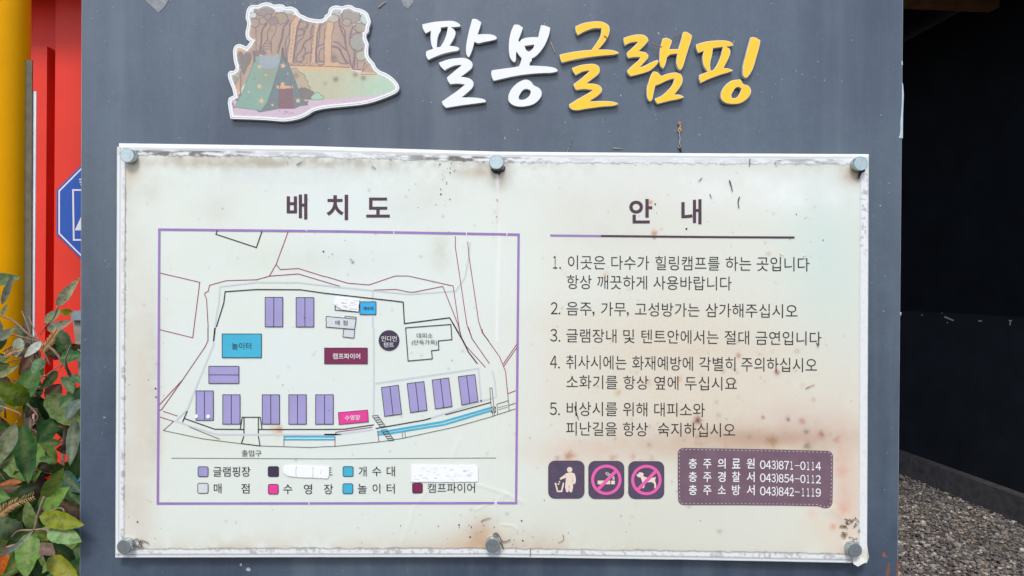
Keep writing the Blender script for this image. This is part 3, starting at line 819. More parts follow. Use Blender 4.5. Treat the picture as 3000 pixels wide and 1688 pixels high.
    use = np.zeros_like(M); use[:-1,:-1] |= cell; use[1:,:-1] |= cell; use[:-1,1:] |= cell; use[1:,1:] |= cell
    idx[use] = np.arange(use.sum())
    V = Pn(X[use], Y[use], -0.0086)
    j, i = np.nonzero(cell)
    Fq = np.stack([idx[j, i], idx[j+1, i], idx[j+1, i+1], idx[j, i+1]], -1)
    m_ = MB(); m_.add(V, Fq.tolist(), vmat('plaque_print', rough=0.4, coat=0.15)); m_.col = col[use]
    m_.build('printed_picture', plaque)
def _rim(X, Y, poly):
    d = np.full(X.shape, 1e9)
    for k in range(0, len(poly), 2):
        d = np.minimum(d, np.hypot(X-poly[k][0], Y-poly[k][1]))
    return d
paint_plaque()

# ==================================================================== INFORMATION BOARD
board = thing('information_board', (P(1440, 1050).x, -0.012, P(1440, 1640).z), 'stained white information board with a site map and camp rules, bolted to the grey panel', 'notice board')
YB, YF = -0.0040, -0.0150       # backing plate front / face sheet front
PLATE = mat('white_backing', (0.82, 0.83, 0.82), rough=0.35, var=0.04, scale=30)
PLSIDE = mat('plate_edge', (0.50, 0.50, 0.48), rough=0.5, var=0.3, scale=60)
mb = MB()
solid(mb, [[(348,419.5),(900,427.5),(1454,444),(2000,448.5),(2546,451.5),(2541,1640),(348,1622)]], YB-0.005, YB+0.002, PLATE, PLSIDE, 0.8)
mb.build('backing_plate', board)
# board outline in photo pixels
TL, TR, BR, BL = (342,430.5), (2545.5,458.5), (2541,1651), (337,1634.5)
TOP = lambda x: np.interp(x, [342,900,1454,2000,2546], [430.5,437,451.5,455.5,458.5])
BOT = lambda x: np.interp(x, [337,900,1440,2000,2541], [1634.5,1633.5,1633,1640.5,1651])
outl = [TL,(900,437),(1454,451.5),(2000,455.5),TR,(2543,1000),BR,(2000,1640.5),(1440,1633),(900,1633.5),BL,(340,1000)]
ACR = mat('acrylic_edge', (0.62, 0.64, 0.62), rough=0.25, spec=0.6, var=0.25, scale=50)
mb = MB(); solid(mb, [outl], YF+0.0008, YB-0.0055, ACR, ACR, 0.8); mb.build('acrylic_sheet', board)

def printed_sheet():
    stp = 2.6
    nu, nv = int(2204/stp), int(1200/stp)
    u, v = np.meshgrid(np.linspace(0, 1, nu), np.linspace(0, 1, nv))
    x0 = 342+2 + (337-342)*v; x1 = 2545-2 + (2541-2545)*v
    X = x0 + (x1-x0)*u
    t, b = TOP(X)+2, BOT(X)-2
    Y = t + (b-t)*v
    s = lambda *c: SA(c)
    n1 = fbm(X, Y, 260, 1); n2 = fbm(X, Y, 70, 2); n3 = fbm(X, Y, 22, 3, 4); n4 = fbm(X, Y, 8, 4, 3)
    col = np.zeros(X.shape+(3,)) + s(229, 235, 224)
    # faded vinyl: cooler on the left, creamier on the right
    col = blend(col, s(228, 238, 238), gauss(X, Y, 900, 850, 480, 420)*.8*np.clip(n1*2-.4, 0, 1))
    col = blend(col, s(225, 224, 209), sstep(1480, 2000, X)*(.55+.5*n1)*.75)
    col = blend(col, s(226, 230, 210), gauss(X, Y, 640, 760, 330, 260)*.35*n2*2)
    col = blend(col, s(219, 220, 204), gauss(X, Y, 1850, 1540, 500, 120)*.8)
    col = blend(col, s(208, 226, 218), gauss(X, Y, 2420, 750, 130, 260)*.75)
    col = blend(col, s(244, 248, 246), gauss(X, Y, 2230, 560, 330, 60)*.9*np.clip(n2*1.7-.2, 0, 1) + gauss(X, Y, 1720, 500, 260, 50)*.7*n2)
    col = blend(col, s(214, 208, 196), gauss(X, Y, 1800, 620, 240, 140)*.45*n2*1.6)
    # tea-coloured water stains
    def stain(cx, cy, sx, sy, c, w, lo=.35, hi=.7, nz=None):
        nonlocal col
        q = n2*.6+n3*.4 if nz is None else nz
        col = blend(col, s(*c), gauss(X, Y, cx, cy, sx, sy)*w*.6*(.5+.5*sstep(lo-.2, hi, q)))
    stain(2020, 1070, 330, 130, (224, 196, 166), .7)
    stain(1850, 960, 330, 60, (226, 206, 180), .6)
    stain(2040, 1030, 190, 26, (214, 184, 150), .55, .3, .6)
    stain(2100, 1230, 430, 130, (221, 202, 176), 1.2)
    stain(2190, 1296, 300, 52, (182, 142, 116), 1.5, .3, .62)
    stain(2230, 1282, 170, 20, (166, 114, 74), 1.6, .38, .6)
    stain(1950, 1304, 260, 30, (212, 180, 156), .8)
    stain(2350, 1280, 110, 40, (200, 164, 148), .8)
    stain(2300, 1230, 170, 50, (208, 172, 158), .7)
    stain(2490, 1440, 60, 190, (226, 190, 166), .95, .2, .5)
    stain(2470, 1400, 26, 140, (216, 150, 122), .5, .45, .7, n3)
    stain(1700, 1330, 160, 40, (220, 180, 150), .75)
    stain(1640, 1000, 60, 330, (232, 214, 192), .5)
    stain(2420, 1560, 110, 80, (232, 206, 176), .6)
    stain(2290, 1318, 90, 16, (226, 214, 176), .8, .2, .4)
    # dirt running in from the edges
    ty = Y-TOP(X); by = BOT(X)-Y; lx = X-x0; rx = x1-X
    topd = np.exp(-np.maximum(ty-26, 0)/34.)*sstep(18, 30, ty)
    amount = np.interp(X, [340,420,700,1100,1460,1600,1800,2100,2400,2545], [.6,.75,.7,.8,.9,.5,.15,.12,.3,.45])
    col = blend(col, s(168, 156, 138), topd*amount*sstep(.25, .75, n2*.5+n3*.5)*1.0)
    col = blend(col, s(196, 162, 112), gauss(X, Y, 385, 500, 26, 30)*.5 + gauss(X, Y, 560, 468, 200, 16)*.25)
    col = blend(col, s(190, 172, 150), np.exp(-np.maximum(lx-26, 0)/38.)*sstep(20, 34, lx)*.38*n2*1.6)
    col = blend(col, s(205, 178, 146), np.exp(-np.maximum(by-26, 0)/30.)*sstep(18, 30, by)*np.interp(X, [340,480,700,1000,1200,1450,1700,2000,2545], [.3,.7,1,.7,.9,1.1,.8,.35,.3])*sstep(.25, .6, n2)*.62)
    stain(1400, 1590, 90, 40, (206, 170, 132), .9, .25, .6); stain(1560, 1590, 70, 34, (196, 172, 146), .6, .3, .6)
    stain(445, 560, 26, 30, (190, 182, 164), .5, .4, .7); stain(448, 1080, 26, 210, (176, 164, 148), .6, .4, .75, n3); stain(452, 1290, 24, 70, (186, 168, 140), .7, .3, .6)
    stain(415, 1180, 40, 420, (220, 210, 192), 1.3, .2, .5); stain(2050, 1120, 420, 260, (228, 218, 198), .9, .2, .5); stain(390, 1540, 60, 160, (212, 196, 178), .7)
    stain(620, 1290, 150, 30, (224, 218, 190), .5); stain(640, 610, 60, 60, (196, 190, 182), .45, .4, .7)
    stain(2520, 520, 60, 30, (196, 168, 140), .8); stain(2380, 470, 110, 14, (170, 158, 146), .8, .3, .5)
    stain(1290, 740, 30, 50, (170, 164, 132), .6, .45, .7, n3); stain(1220, 600, 110, 70, (206, 208, 198), .6); stain(920, 760, 260, 50, (206, 214, 204), .6)
    stain(1462, 520, 26, 34, (150, 128, 104), 1.2, .3, .6); stain(1400, 505, 60, 16, (186, 160, 134), 1.0, .3, .6); stain(2500, 508, 22, 26, (170, 140, 112), 1.2, .3, .6); stain(1410, 1565, 40, 50, (190, 140, 96), .9, .35, .65)
    stain(1459, 600, 5, 80, (190, 160, 138), 1.0, .4, .7, n3); stain(800, 480, 330, 14, (168, 148, 120), .9, .35, .65, n3)
    # the film's cut edge and the dirty rim outside it
    eT = 24+6*(n4-.5)+8*(n3-.5); eB = 26+8*(n3-.5); eL = 24+5*(n4-.5); eR = 22+3*(n4-.5)
    rim = (ty < eT) | (by < eB) | (lx < eL) | (rx < eR)
    rimc = np.zeros(X.shape+(3,)) + s(234, 237, 236)
    rimc = blend(rimc, s(112, 106, 100), (ty < eT)*sstep(.36, .6, fbm(X/4, Y, 9, 31, 4))*np.interp(X, [340,400,690,760,1000,1200,1290,1440,1520,1650,1850,2200,2400,2480,2545], [.2,.95,1,.3,.45,.7,1,1,.7,.3,.12,.2,.7,.3,.1])*sstep(5, 11, ty))
    rimc = blend(rimc, s(150, 146, 140), (lx < eL)*sstep(.46, .66, n3*.5+n4*.5)*np.interp(Y, [430,900,1100,1640], [.35,.4,.7,.8])*sstep(9, 20, lx))
    rimc = blend(rimc, s(150, 146, 140), (by < eB)*sstep(.5, .68, n3*.5+n4*.5)*.6*sstep(8, 12, by))
    rimc = blend(rimc, s(140, 138, 136), (rx < eR)*sstep(.55, .7, n4)*np.interp(Y, [460,520,720,760,1640], [.15,.6,.5,.1,.12]))
    col = np.where(rim[..., None], rimc, col)
    cut = np.maximum.reduce([np.exp(-((ty-eT)/1.8)**2)*np.interp(X, [340,900,1500,2100,2545], [.9,.85,.8,.75,.6]), np.exp(-((by-eB)/1.8)**2)*.6,
                             np.exp(-((lx-eL)/2.0)**2)*np.interp(Y, [430,700,900,1640], [.7,.9,.7,.45])*(.5+n4), np.exp(-((rx-eR)/1.4)**2)*.3])
    cut = cut*((ty > 8) & (by > 8) & (lx > 12) & (rx > 6))
    cutc = np.where((lx < eL+6)[..., None], s(104, 78, 62), s(112, 108, 104))
    col = col*(1-np.clip(cut, 0, 1)[..., None]) + cutc*np.clip(cut, 0, 1)[..., None]
    grey = np.exp(-((by-9)/2.2)**2)*.75 + np.exp(-((ty-4.5)/1.4)**2)*.4 + np.exp(-((lx-8.5)/1.4)**2)*.55
    col = blend(col, s(128, 126, 122), grey)
    # blots
    rr = np.random.default_rng(9)
    blots = [(2042,1232,11,(128,58,46),.95),(2163,1041,8,(168,98,78),.8),(2276,1092,8,(164,96,76),.8),(1668,1337,14,(190,122,92),.8),(1633,1343,8,(196,150,140),.7),(1795,1342,10,(190,136,116),.6),(1855,1340,9,(196,158,126),.6),(1910,1340,8,(196,160,130),.5),
             (2308,1228,6,(96,78,66),.8),(2235,1223,5,(176,116,106),.8),(2350,1232,10,(196,138,132),.8),(2362,1265,8,(128,112,96),.7),(2406,1272,9,(164,106,92),.75),(2451,1288,9,(196,142,116),.7),(2365,1307,10,(128,104,80),.7),(2262,1290,16,(160,112,70),.7),
             (1905,595,7,(206,122,60),.8),(1916,683,8,(196,120,60),.8),(1916,698,4,(110,70,40),.8),(818,1258,9,(170,96,50),.9),(808,1262,18,(226,196,160),.7),(1033,768,4,(60,54,40),.9),(1028,761,3,(140,110,50),.8),(2464,1380,16,(222,170,148),.6),(2470,1490,18,(222,166,142),.6),(2380,1505,14,(232,196,176),.6),(2440,1545,8,(220,150,90),.7),
             (1775,800,9,(222,176,130),.5),(1810,1150,9,(200,160,100),.5),(2250,745,7,(206,170,140),.6),(1990,1110,8,(210,160,130),.6),(1900,1120,10,(214,176,146),.6)]
    for k in range(80):
        bx, by_ = rr.normal(2120, 230), rr.normal(1230, 130)
        if bx < 1600 or bx > 2530: continue
        blots.append((bx, by_, rr.uniform(2, 8), (190, 150, 122) if k % 3 else (150, 132, 112), rr.uniform(.2, .5)))
    for k in range(150):
        blots.append((rr.uniform(380, 2500), rr.uniform(480, 1590), rr.uniform(1.5, 5), (150, 146, 136), rr.uniform(.15, .45)))
    for bx, by_, r, c, w in blots:
        k = int(r*4/stp)+6
        i0 = int(np.clip((bx-340)/2204*nu, 0, nu-1)); j0 = int(np.clip((by_-444)/1196*nv, 0, nv-1))
        sl = (slice(max(0, j0-k-8), j0+k+8), slice(max(0, i0-k-4), i0+k+4))
        q = gauss(X[sl]+(n4[sl]-.5)*r*1.4, Y[sl]+(n3[sl]-.5)*r*1.4, bx, by_, r, r)*w
        col[sl] = blend(col[sl], SA(c), q)
    # fresh strip where a label was peeled off
    m = ((X > 703) & (X < 975) & (Y > 494) & (Y < 541))
    col = blend(col, s(222, 226, 222), m*.5)
    col = blend(col, s(246, 246, 242), np.exp(-((X-1459-3*np.sin(Y/90))/5.)**2)*((Y > 500) & (Y < 1000))*.55)  # pale ridge of the upright crease, painted lighter than the film around it
    col *= (0.985+0.03*n4)[..., None]
    # the film is not flat: creases and bubbles
    def crease(pts, w, h):
        d = np.full(X.shape, 1e9)
        for (xa, ya), (xb, yb) in zip(pts, pts[1:]):
            ax, ay, bx, by_ = X-xa, Y-ya, xb-xa, yb-ya
            tt = np.clip((ax*bx+ay*by_)/(bx*bx+by_*by_), 0, 1); d = np.minimum(d, np.hypot(ax-tt*bx, ay-tt*by_))
        return h*np.exp(-(d/w)**2)
    hgt = crease([(1459,510),(1461,760),(1458,1000),(1455,1520)], 7, .00035)
    hgt += crease([(1345,1290),(1300,1400),(1250,1440),(1215,1480),(1190,1560),(1176,1600)], 8, .0004)
    hgt += crease([(1400,1420),(1480,1445),(1530,1470)], 6, .0004) + crease([(1395,1494),(1440,1472)], 4, .0004) + crease([(1470,1538),(1500,1540),(1516,1552)], 4, .0004) + crease([(1450,1560),(1452,1470),(1480,1450)], 7, .0004)
    hgt += crease([(2250,1378),(2330,1420),(2380,1440),(2420,1500)], 9, .0004)
    hgt += crease([(2440,1490),(2480,1530),(2505,1600)], 12, .0007)
    hgt += .00022*(n1-.5) + .00010*(n2-.5)
    hgt += np.where(rim, -.0004, 0)
    V = Pn(X, Y, YF)
    V[..., 1] -= hgt
    idx = np.arange(nu*nv).reshape(nv, nu)
    Fq = np.stack([idx[:-1,:-1], idx[1:,:-1], idx[1:,1:], idx[:-1,1:]], -1).reshape(-1, 4)
    me = bpy.data.meshes.new('printed_sheet')
    off = np.array(board.location)
    me.from_pydata((V.reshape(-1, 3)-off).tolist(), [], Fq.tolist())
    at = me.color_attributes.new('Col', 'FLOAT_COLOR', 'POINT')
    cc = np.ones((nu*nv, 4), np.float32); cc[:, :3] = (col*0.90).reshape(-1, 3); at.data.foreach_set('color', cc.ravel())
    me.polygons.foreach_set('use_smooth', [True]*len(Fq))
    me.materials.append(vmat('aged_vinyl_print', rough=0.33, spec=0.5, coat=0.25))
    o = bpy.data.objects.new('printed_sheet', me); C.objects.link(o); o.parent = board
printed_sheet()

YI = YF - 0.0006                 # ink plane: a hair in front of the film
INK = mat('black_ink', S(34, 32, 40), rough=0.4, var=0.1, scale=60)
INKG = mat('grey_black_ink', S(52, 52, 56), rough=0.4, var=0.12, scale=60)
HEAD = mat('plum_ink', S(72, 46, 62), rough=0.4, var=0.1, scale=60)
PURP = mat('purple_ink', S(150, 120, 180), rough=0.4, var=0.1, scale=14)
MARO = mat('maroon_line_ink', S(150, 30, 84), rough=0.4)
PATH = mat('pale_grey_ink', S(198, 204, 206), rough=0.4)
LAV = mat('lavender_ink', S(158, 151, 196), rough=0.4, var=0.08, scale=18)
CYA = mat('cyan_ink', S(64, 172, 202), rough=0.4, var=0.06, scale=20)
CYB = mat('bright_cyan_ink', S(52, 168, 218), rough=0.4, var=0.05, scale=20)
PNK = mat('pink_ink', S(222, 62, 146), rough=0.4, var=0.06, scale=20)
BORD = mat('burgundy_ink', S(122, 36, 78), rough=0.4, var=0.1, scale=20)
DARK = mat('dark_plum_ink', S(60, 48, 74), rough=0.4, var=0.15, scale=30)
LGY = mat('light_grey_ink', S(206, 208, 210), rough=0.4, var=0.05, scale=20)
WINK = mat('white_lettering_ink', (0.80, 0.80, 0.78), rough=0.4)

# ---- map
mb = MB()
fo = [(463,669),(1000,674.5),(1523,684),(1519,1100),(1515.5,1477.5),(905,1478.5),(458.5,1479),(461,1100)]
ribbon(mb, inset(fo, 3.5), 7, YI, PURP, closed=True)
fr = mb.build('map_border', board)
mb = MB()
for a, b_ in (((896,667),(898,678)), ((1153.5,678),(1154.5,688)), ((1366,681),(1367,692)), ((1486,682),(1484,693)), ((905,1471),(905,1482)), ((1449.5,1470),(1449.5,1480))):
    mb = MB(); ribbon(mb, [a, b_], 2.4, YI-0.0004, WINK); mb.build('border_crack', fr)
def ml(crop, pts, w, material, y=YI, name=None):
    mb = MB(); ribbon(mb, K(crop, pts), w, y, material); mb.build(name, board)
for crop, pts in ((A, [(1722,80),(1572,488),(1487,635)]), (A, [(1572,488),(1625,553),(1852,540),(2174,640)]),
                  (CC, [(0,635),(290,722),(558,745),(885,633),(1048,633),(1608,758),(1650,1040),(1690,1330),(1715,1400)]),
                  (A, [(720,1449),(722,1260),(703,920),(680,870),(688,840),(722,828),(740,750),(948,692),(1328,680),(1487,635),(1848,607),(2370,763)]),
                  (CC, [(620,810),(890,800),(1065,835),(1120,835),(1480,763),(1690,1290)]), (A, [(125,597),(618,712),(530,1405),(118,1303)]),
                  (B, [(662,0),(662,150),(628,222),(370,600),(105,885)]), (B, [(370,600),(130,940),(105,950)]), (B, [(150,960),(315,1015)]), (B, [(110,1025),(268,1075)]),
                  (CC, [(1637,135),(1635,265),(1700,700),(1780,1240),(1845,1415),(1868,1449)]), (DD, [(1655,-5),(1695,125),(1895,412)]),
                  (CC, [(1790,205),(1805,380),(1928,1205),(1975,1345),(2055,1449)]), (DD, [(1810,15),(1820,62),(2012,335),(2080,500),(2105,760)]),
                  (DD, [(1545,0),(1575,110),(1630,215),(1850,455)]), (DD, [(2210,190),(2055,415)]), (DD, [(2210,228),(2062,440)]), (DD, [(2195,722),(2110,758)]), (DD, [(2195,866),(2120,893)]),
                  (DD, [(130,1218),(135,1200),(550,1143)]), (DD, [(610,1185),(628,1310)]), (B, [(2120,1250),(2120,1362)])):
    ml(crop, pts, 2.1, MARO, name='boundary_line')
for crop, pts, w in ((A, [(790,1449),(830,1100),(855,1000),(872,768),(1330,712),(1850,715),(2174,752)], 4.6), (CC, [(0,752),(600,815),(1060,862),(1640,822),(1755,660),(1795,450),(1825,210)], 4.6),
                     (B, [(745,0),(725,200),(520,700),(425,940),(290,1072),(430,1120),(760,1225),(1535,1228),(2193,1228)], 5), (CC, [(605,830),(605,1275)], 4.6), (DD, [(567,0),(568,1008)], 4.6),
                     (DD, [(580,642),(1770,468),(1800,850)], 5), (DD, [(1930,495),(1955,600),(1975,795),(1800,842),(1680,885),(1230,1035)], 5), (DD, [(0,1226),(130,1226),(560,1170)], 5)):
    ml(crop, pts, w, PATH, YI+0.0002, 'footpath_line')
for crop, pts, w in ((A, [(825,1270),(918,970),(935,830),(1330,802),(1870,805),(2174,848)], 3), (CC, [(0,848),(870,945),(985,960),(1000,1228),(1565,1155),(1680,1350)], 3.2), (DD, [(1475,-50),(1600,170),(1655,280),(1758,415)], 3),
                     (A, [(838,60),(820,112),(1325,278),(1395,75)], 2.8), (B, [(425,955),(370,1085)], 2.8), (B, [(395,1043),(740,1165),(1075,1168)], 2.8), (B, [(1032,1165),(1055,1028),(1262,1028),(1282,1165)], 2.6),
                     (B, [(1075,1035),(1075,1215)], 2.6), (B, [(1240,1035),(1240,1215)], 2.6), (B, [(1075,1243),(1045,1330),(1260,1357),(1240,1243)], 2.6), (B, [(1240,1168),(1997,1168)], 2.8),
                     (B, [(268,1075),(150,1180),(600,1275),(1045,1332)], 1.5), (B, [(440,1135),(797,1280)], 1.5), (B, [(1260,1357),(1830,1375),(1997,1366)], 1.5), (DD, [(0,1366),(130,1362),(640,1310),(900,1270),(1500,1140),(1900,1028),(2195,932)], 1.5),
                     (B, [(1535,1243),(1533,1362)], 1.4), (DD, [(0,1168),(230,1165),(570,1115)], 2.8), (DD, [(590,1158),(1150,1060),(1225,1038)], 3), (DD, [(1390,1000),(1910,858)], 2.6), (DD, [(2105,760),(2122,955)], 1.5),
                     (DD, [(1990,998),(1982,878),(2110,838)], 1.5), (DD, [(1995,918),(2105,888)], 1), (DD, [(1995,942),(2105,912)], 1), (DD, [(893,1205),(900,1270)], 1.3), (DD, [(925,1195),(932,1262)], 1.3),
                     (DD, [(1915,905),(1900,692),(1925,692),(1945,905)], 1.4), (DD, [(1930,970),(1933,1015)], 1.4), (DD, [(1950,970),(1952,1010)], 1.4), (DD, [(1915,910),(1965,910),(1965,970),(1915,970),(1915,910),(1965,970)], 1.6), (DD, [(1965,910),(1915,970)], 1.6)):
    ml(crop, pts, w, INK, YI-0.0002, 'fence_line')
for crop, pts, w in ((B, [(1535,1250),(2120,1250)], 4.6), (B, [(1535,1284),(2120,1284)], 4.6)): ml(crop, pts, w, CYA, name='stream_strip')
for pts, w in (([(612,1196),(720,1188),(1350,1082),(1910,920)], 6), ([(612,1228),(750,1214),(1380,1112),(1910,952)], 5.5)): ml(DD, pts, w, CYA, name='stream_strip')
mb = MB()
for x0, y0 in ((553,1012), (655,1175)):
    for k in range(5):
        a = (x0+k*18, y0+k*25)
        ribbon(mb, K(DD, [a, (a[0]+62, a[1]-6), (a[0]+72, a[1]+18), (a[0]+10, a[1]+24)]), 1.5, YI-0.0004, INK, closed=True)
mb.build('stair_symbol', board)

def marker(name, crop, quad, fill, mids=None, w=1.8, sm=False, holes=None):
    m_ = MB(); q = K(crop, quad)
    flat(m_, q, YI-0.0003, fill)
    if w:
        ribbon(m_, q, w, YI-0.0006, INK, closed=True)
    if mids: ribbon(m_, K(crop, mids), w, YI-0.0006, INK)
    return m_.build(name, board)
def R4(x0, y0, x1, y1): return [(x0,y0),(x1,y0),(x1,y1),(x0,y1)]
for crop, x0, y0, x1, y1, mid in ((A,1435,900,1655,1268,1543),(A,1822,903,2043,1270,1932),(B,525,725,723,1063,622),(B,832,770,1030,1107,930),(B,1285,770,1483,1107,1383),(B,1590,770,1790,1108,1690),(B,1898,770,2100,1108,2000)):
    marker('tent_marker', crop, R4(x0,y0,x1,y1), LAV, [(mid,y0),(mid,y1)])
marker('tent_marker', B, R4(672,443,1017,640), LAV, [(672,542),(1017,543)])
for q in ([(655,687),(850,660),(888,992),(692,1018)], [(950,643),(1143,618),(1180,948),(988,975)], [(1237,602),(1428,577),(1467,905),(1275,933)], [(1537,563),(1728,538),(1765,848),(1578,890)]):
    marker('tent_marker', DD, q, LAV, [((q[0][0]+q[1][0])/2, (q[0][1]+q[1][1])/2), ((q[3][0]+q[2][0])/2, (q[3][1]+q[2][1])/2)])
YT = YI-0.0009
def cap(parent, *a, name='marker_text', **k):
    m_ = MB(); 
    for t in a: text(m_, *t[:6], YT, t[6], **k)
    return m_.build(name, parent)
pm = marker('playground_marker', B, R4(825,72,1275,345), CYA); cap(pm, ('놀이터', B, 935, 1158, 172, 250, INKG))
pm = marker('sink_marker', CC, R4(445,955,645,1115), CYB); cap(pm, ('개수대', CC, 485, 612, 1015, 1062, DARK), bold=0.02)
pm = marker('campfire_marker', DD, R4(2,233,495,415), BORD, w=1.4); cap(pm, ('캠프파이어', DD, 98, 412, 295, 362, WINK), bold=0.008)
pm = marker('pool_marker', DD, [(160,975),(497,945),(507,1082),(170,1112)], PNK, w=1.4)
m_ = MB(); text(m_, '수영장', DD, 235, 412, 1008, 1064, YT, WINK, t1=1002, b1=1058, bold=0.008); m_.build('marker_text', pm)
m_ = MB(); sh = K(CC, [(25,1138),(397,1172),(378,1300),(22,1270),(26,1205),(20,1190)]); flat(m_, sh, YI-0.0003, LGY); ribbon(m_, sh, 1.8, YI-0.0006, INK, True)
ribbon(m_, K(CC, [(258,1157),(260,1135),(398,1148),(395,1170)]), 1.8, YI-0.0006, INK)
s2 = K(CC, [(243,1297),(378,1303),(370,1408),(232,1393)]); flat(m_, s2, YI-0.0003, LGY); ribbon(m_, s2, 1.6, YI-0.0007, INK, True)
pm = m_.build('shop_marker', board); cap(pm, ('매', CC, 138, 192, 1188, 1248, INK), ('점', CC, 232, 290, 1188, 1248, INK))
m_ = MB(); flat(m_, disc(950+743/3.917, 960+148/3.917, 119/3.917, 40), YI-0.0003, DARK); pm = m_.build('round_tent_marker', board)
cap(pm, ('인디언', DD, 655, 830, 95, 158, WINK), ('텐트', DD, 685, 800, 170, 225, WINK))
m_ = MB(); ribbon(m_, K(DD, [(933,2),(1452,-37),(1465,137),(1308,152),(1315,255),(1230,265),(1240,358),(962,383)]), 2.6, YI-0.0003, INK, True); pm = m_.build('shelter_marker', board)
cap(pm, ('대피소', DD, 1060, 1242, 62, 120, INK), ('(단독가옥)', DD, 1003, 1293, 140, 205, INK))
m_ = MB(); ribbon(m_, K(CC, [(137,1000),(135,1060),(430,1085),(440,950)]), 2.2, YI-0.0003, INK); m_.build('covered_marker', board)
m_ = MB(); text(m_, '출입구', EE, 1000, 1215, 70, 140, YT, INK); m_.build('entrance_caption', board)

# ---- legend
m_ = MB(); ribbon(m_, [(502,1342.3),(950,1344.5),(1454,1341.8)], 1.4, YI, INKG); m_.build('legend_rule', board)
def swatch(crop, x0, y0, x1, y1, fill, texts):
    q = rrect(crop[0]+x0/crop[2], crop[1]+y0/crop[2], crop[0]+x1/crop[2], crop[1]+y1/crop[2], 4.5)
    m1 = MB(); flat(m1, q, YI-0.0002, fill); ribbon(m1, q, 1.8, YI-0.0005, INK, True); sw = m1.build('legend_swatch', board)
    for s_, a, b_, t, bo in texts:
        m2 = MB(); text(m2, s_, crop, a, b_, t, bo, YI-0.0002, INK); m2.build('legend_text', sw)
swatch(EE, 523,252,632,360, LAV, [('글램핑장',688,1095,252,360)])
swatch(EE, 520,433,632,542, LGY, [('매',695,778,435,543), ('점',995,1085,437,543)])
swatch(EE, 1290,250,1403,360, DARK, [('트',1895,1995,262,345)])
swatch(EE, 1292,445,1400,552, PNK, [('수',1455,1555,445,550), ('영',1680,1770,443,552), ('장',1900,2000,443,552)])
swatch(FF, 205,250,315,358, CYA, [('개',375,462,248,358), ('수',522,622,252,355), ('대',682,772,248,358)])
swatch(FF, 203,438,312,547, CYA, [('놀',367,465,440,545), ('이',528,612,437,545), ('터',682,770,437,545)])
swatch(FF, 965,433,1073,540, BORD, [('캠프파이어',1130,1648,433,537)])

# ---- paper patches pasted over old entries
PAPER = mat('white_paper', (0.84, 0.85, 0.85), rough=0.75, var=0.03, scale=60, bump=0.22, bscale=160)
CRK = mat('paper_crack', S(150, 148, 148), rough=0.9)
def patch(pts, label, cracks, h=0.0012):
    m_ = MB(); q = pts
    solid(m_, [q], YI-h, YI+0.0002, PAPER, PAPER, 0.5)
    o_ = m_.build('paper_patch', board, label=label)
    if len(cracks) < 5:
        for c, w in cracks:
            m2 = MB(); ribbon(m2, c, w, YI-h-0.0002, CRK); m2.build('fold_line', o_)
    else:
        m2 = MB()
        for c, w in cracks: ribbon(m2, c, w, YI-h-0.0002, CRK)
        m2.build('fine_cracks', o_, kind='stuff')
rr = random.Random(4)
def rough_edge(pts, amp, step=4):
    out = []
    for i in range(len(pts)):
        a, b_ = pts[i], pts[(i+1) % len(pts)]; n = max(1, int(math.hypot(b_[0]-a[0], b_[1]-a[1])/step))
        for k in range(n):
            t = k/n; out.append((a[0]+(b_[0]-a[0])*t+rr.uniform(-amp, amp), a[1]+(b_[1]-a[1])*t+rr.uniform(-amp, amp)))
    return out
patch(rough_edge(K(EE, [(1452,275),(1480,245),(1600,242),(1760,250),(1930,258),(1958,270),(1960,330),(1945,382),(1800,378),(1600,368),(1500,355),(1455,320)]), .9), 'white paper strip with two upright folds',
      [(K(EE, [(1600,245),(1593,300),(1597,365)]), 1.0), (K(EE, [(1782,250),(1780,376)]), 1.2), (K(EE, [(1870,285),(1862,330)]), .8)])
def squig(x0, y0, x1, y1, n, crop, l=22):
    out = []
    for k in range(n):
        x, y_ = rr.uniform(x0, x1), rr.uniform(y0, y1); d_ = rr.uniform(-6, 8)
        out.append((K(crop, [(x, y_), (x+l*rr.uniform(.4, 1), y_+d_*.4), (x+l*rr.uniform(1, 1.5), y_+d_)]), .7))
    return out
patch(rough_edge(K(FF, [(950,242),(985,236),(1400,240),(1660,238),(1685,262),(1680,418),(1300,421),(948,420)]), .5, 6), 'larger white paper label with fine crackle', squig(965,262,1640,395,34,FF))
patch(rough_edge(K(CC, [(125,920),(150,900),(300,905),(440,938),(432,1010),(428,1080),(300,1065),(215,1050),(150,1010),(120,985)]), 1.0), 'crumpled white paper scrap on the map beside the blue square',
      squig(140,920,400,1050,22,CC,34))
m_ = MB()
for cx, cy in ((525,1022),(663,1025)): 
    q = [(B[0]+(cx+21*math.cos(a)*rr.uniform(.85,1.1))/B[2], B[1]+(cy+23*math.sin(a)*rr.uniform(.85,1.1))/B[2]) for a in [k*.52 for k in range(12)]]
    solid(m_, [q], YI-0.0018, YI, PAPER, PAPER, 1.2)
    m_.build('paper_dot', board); m_ = MB()

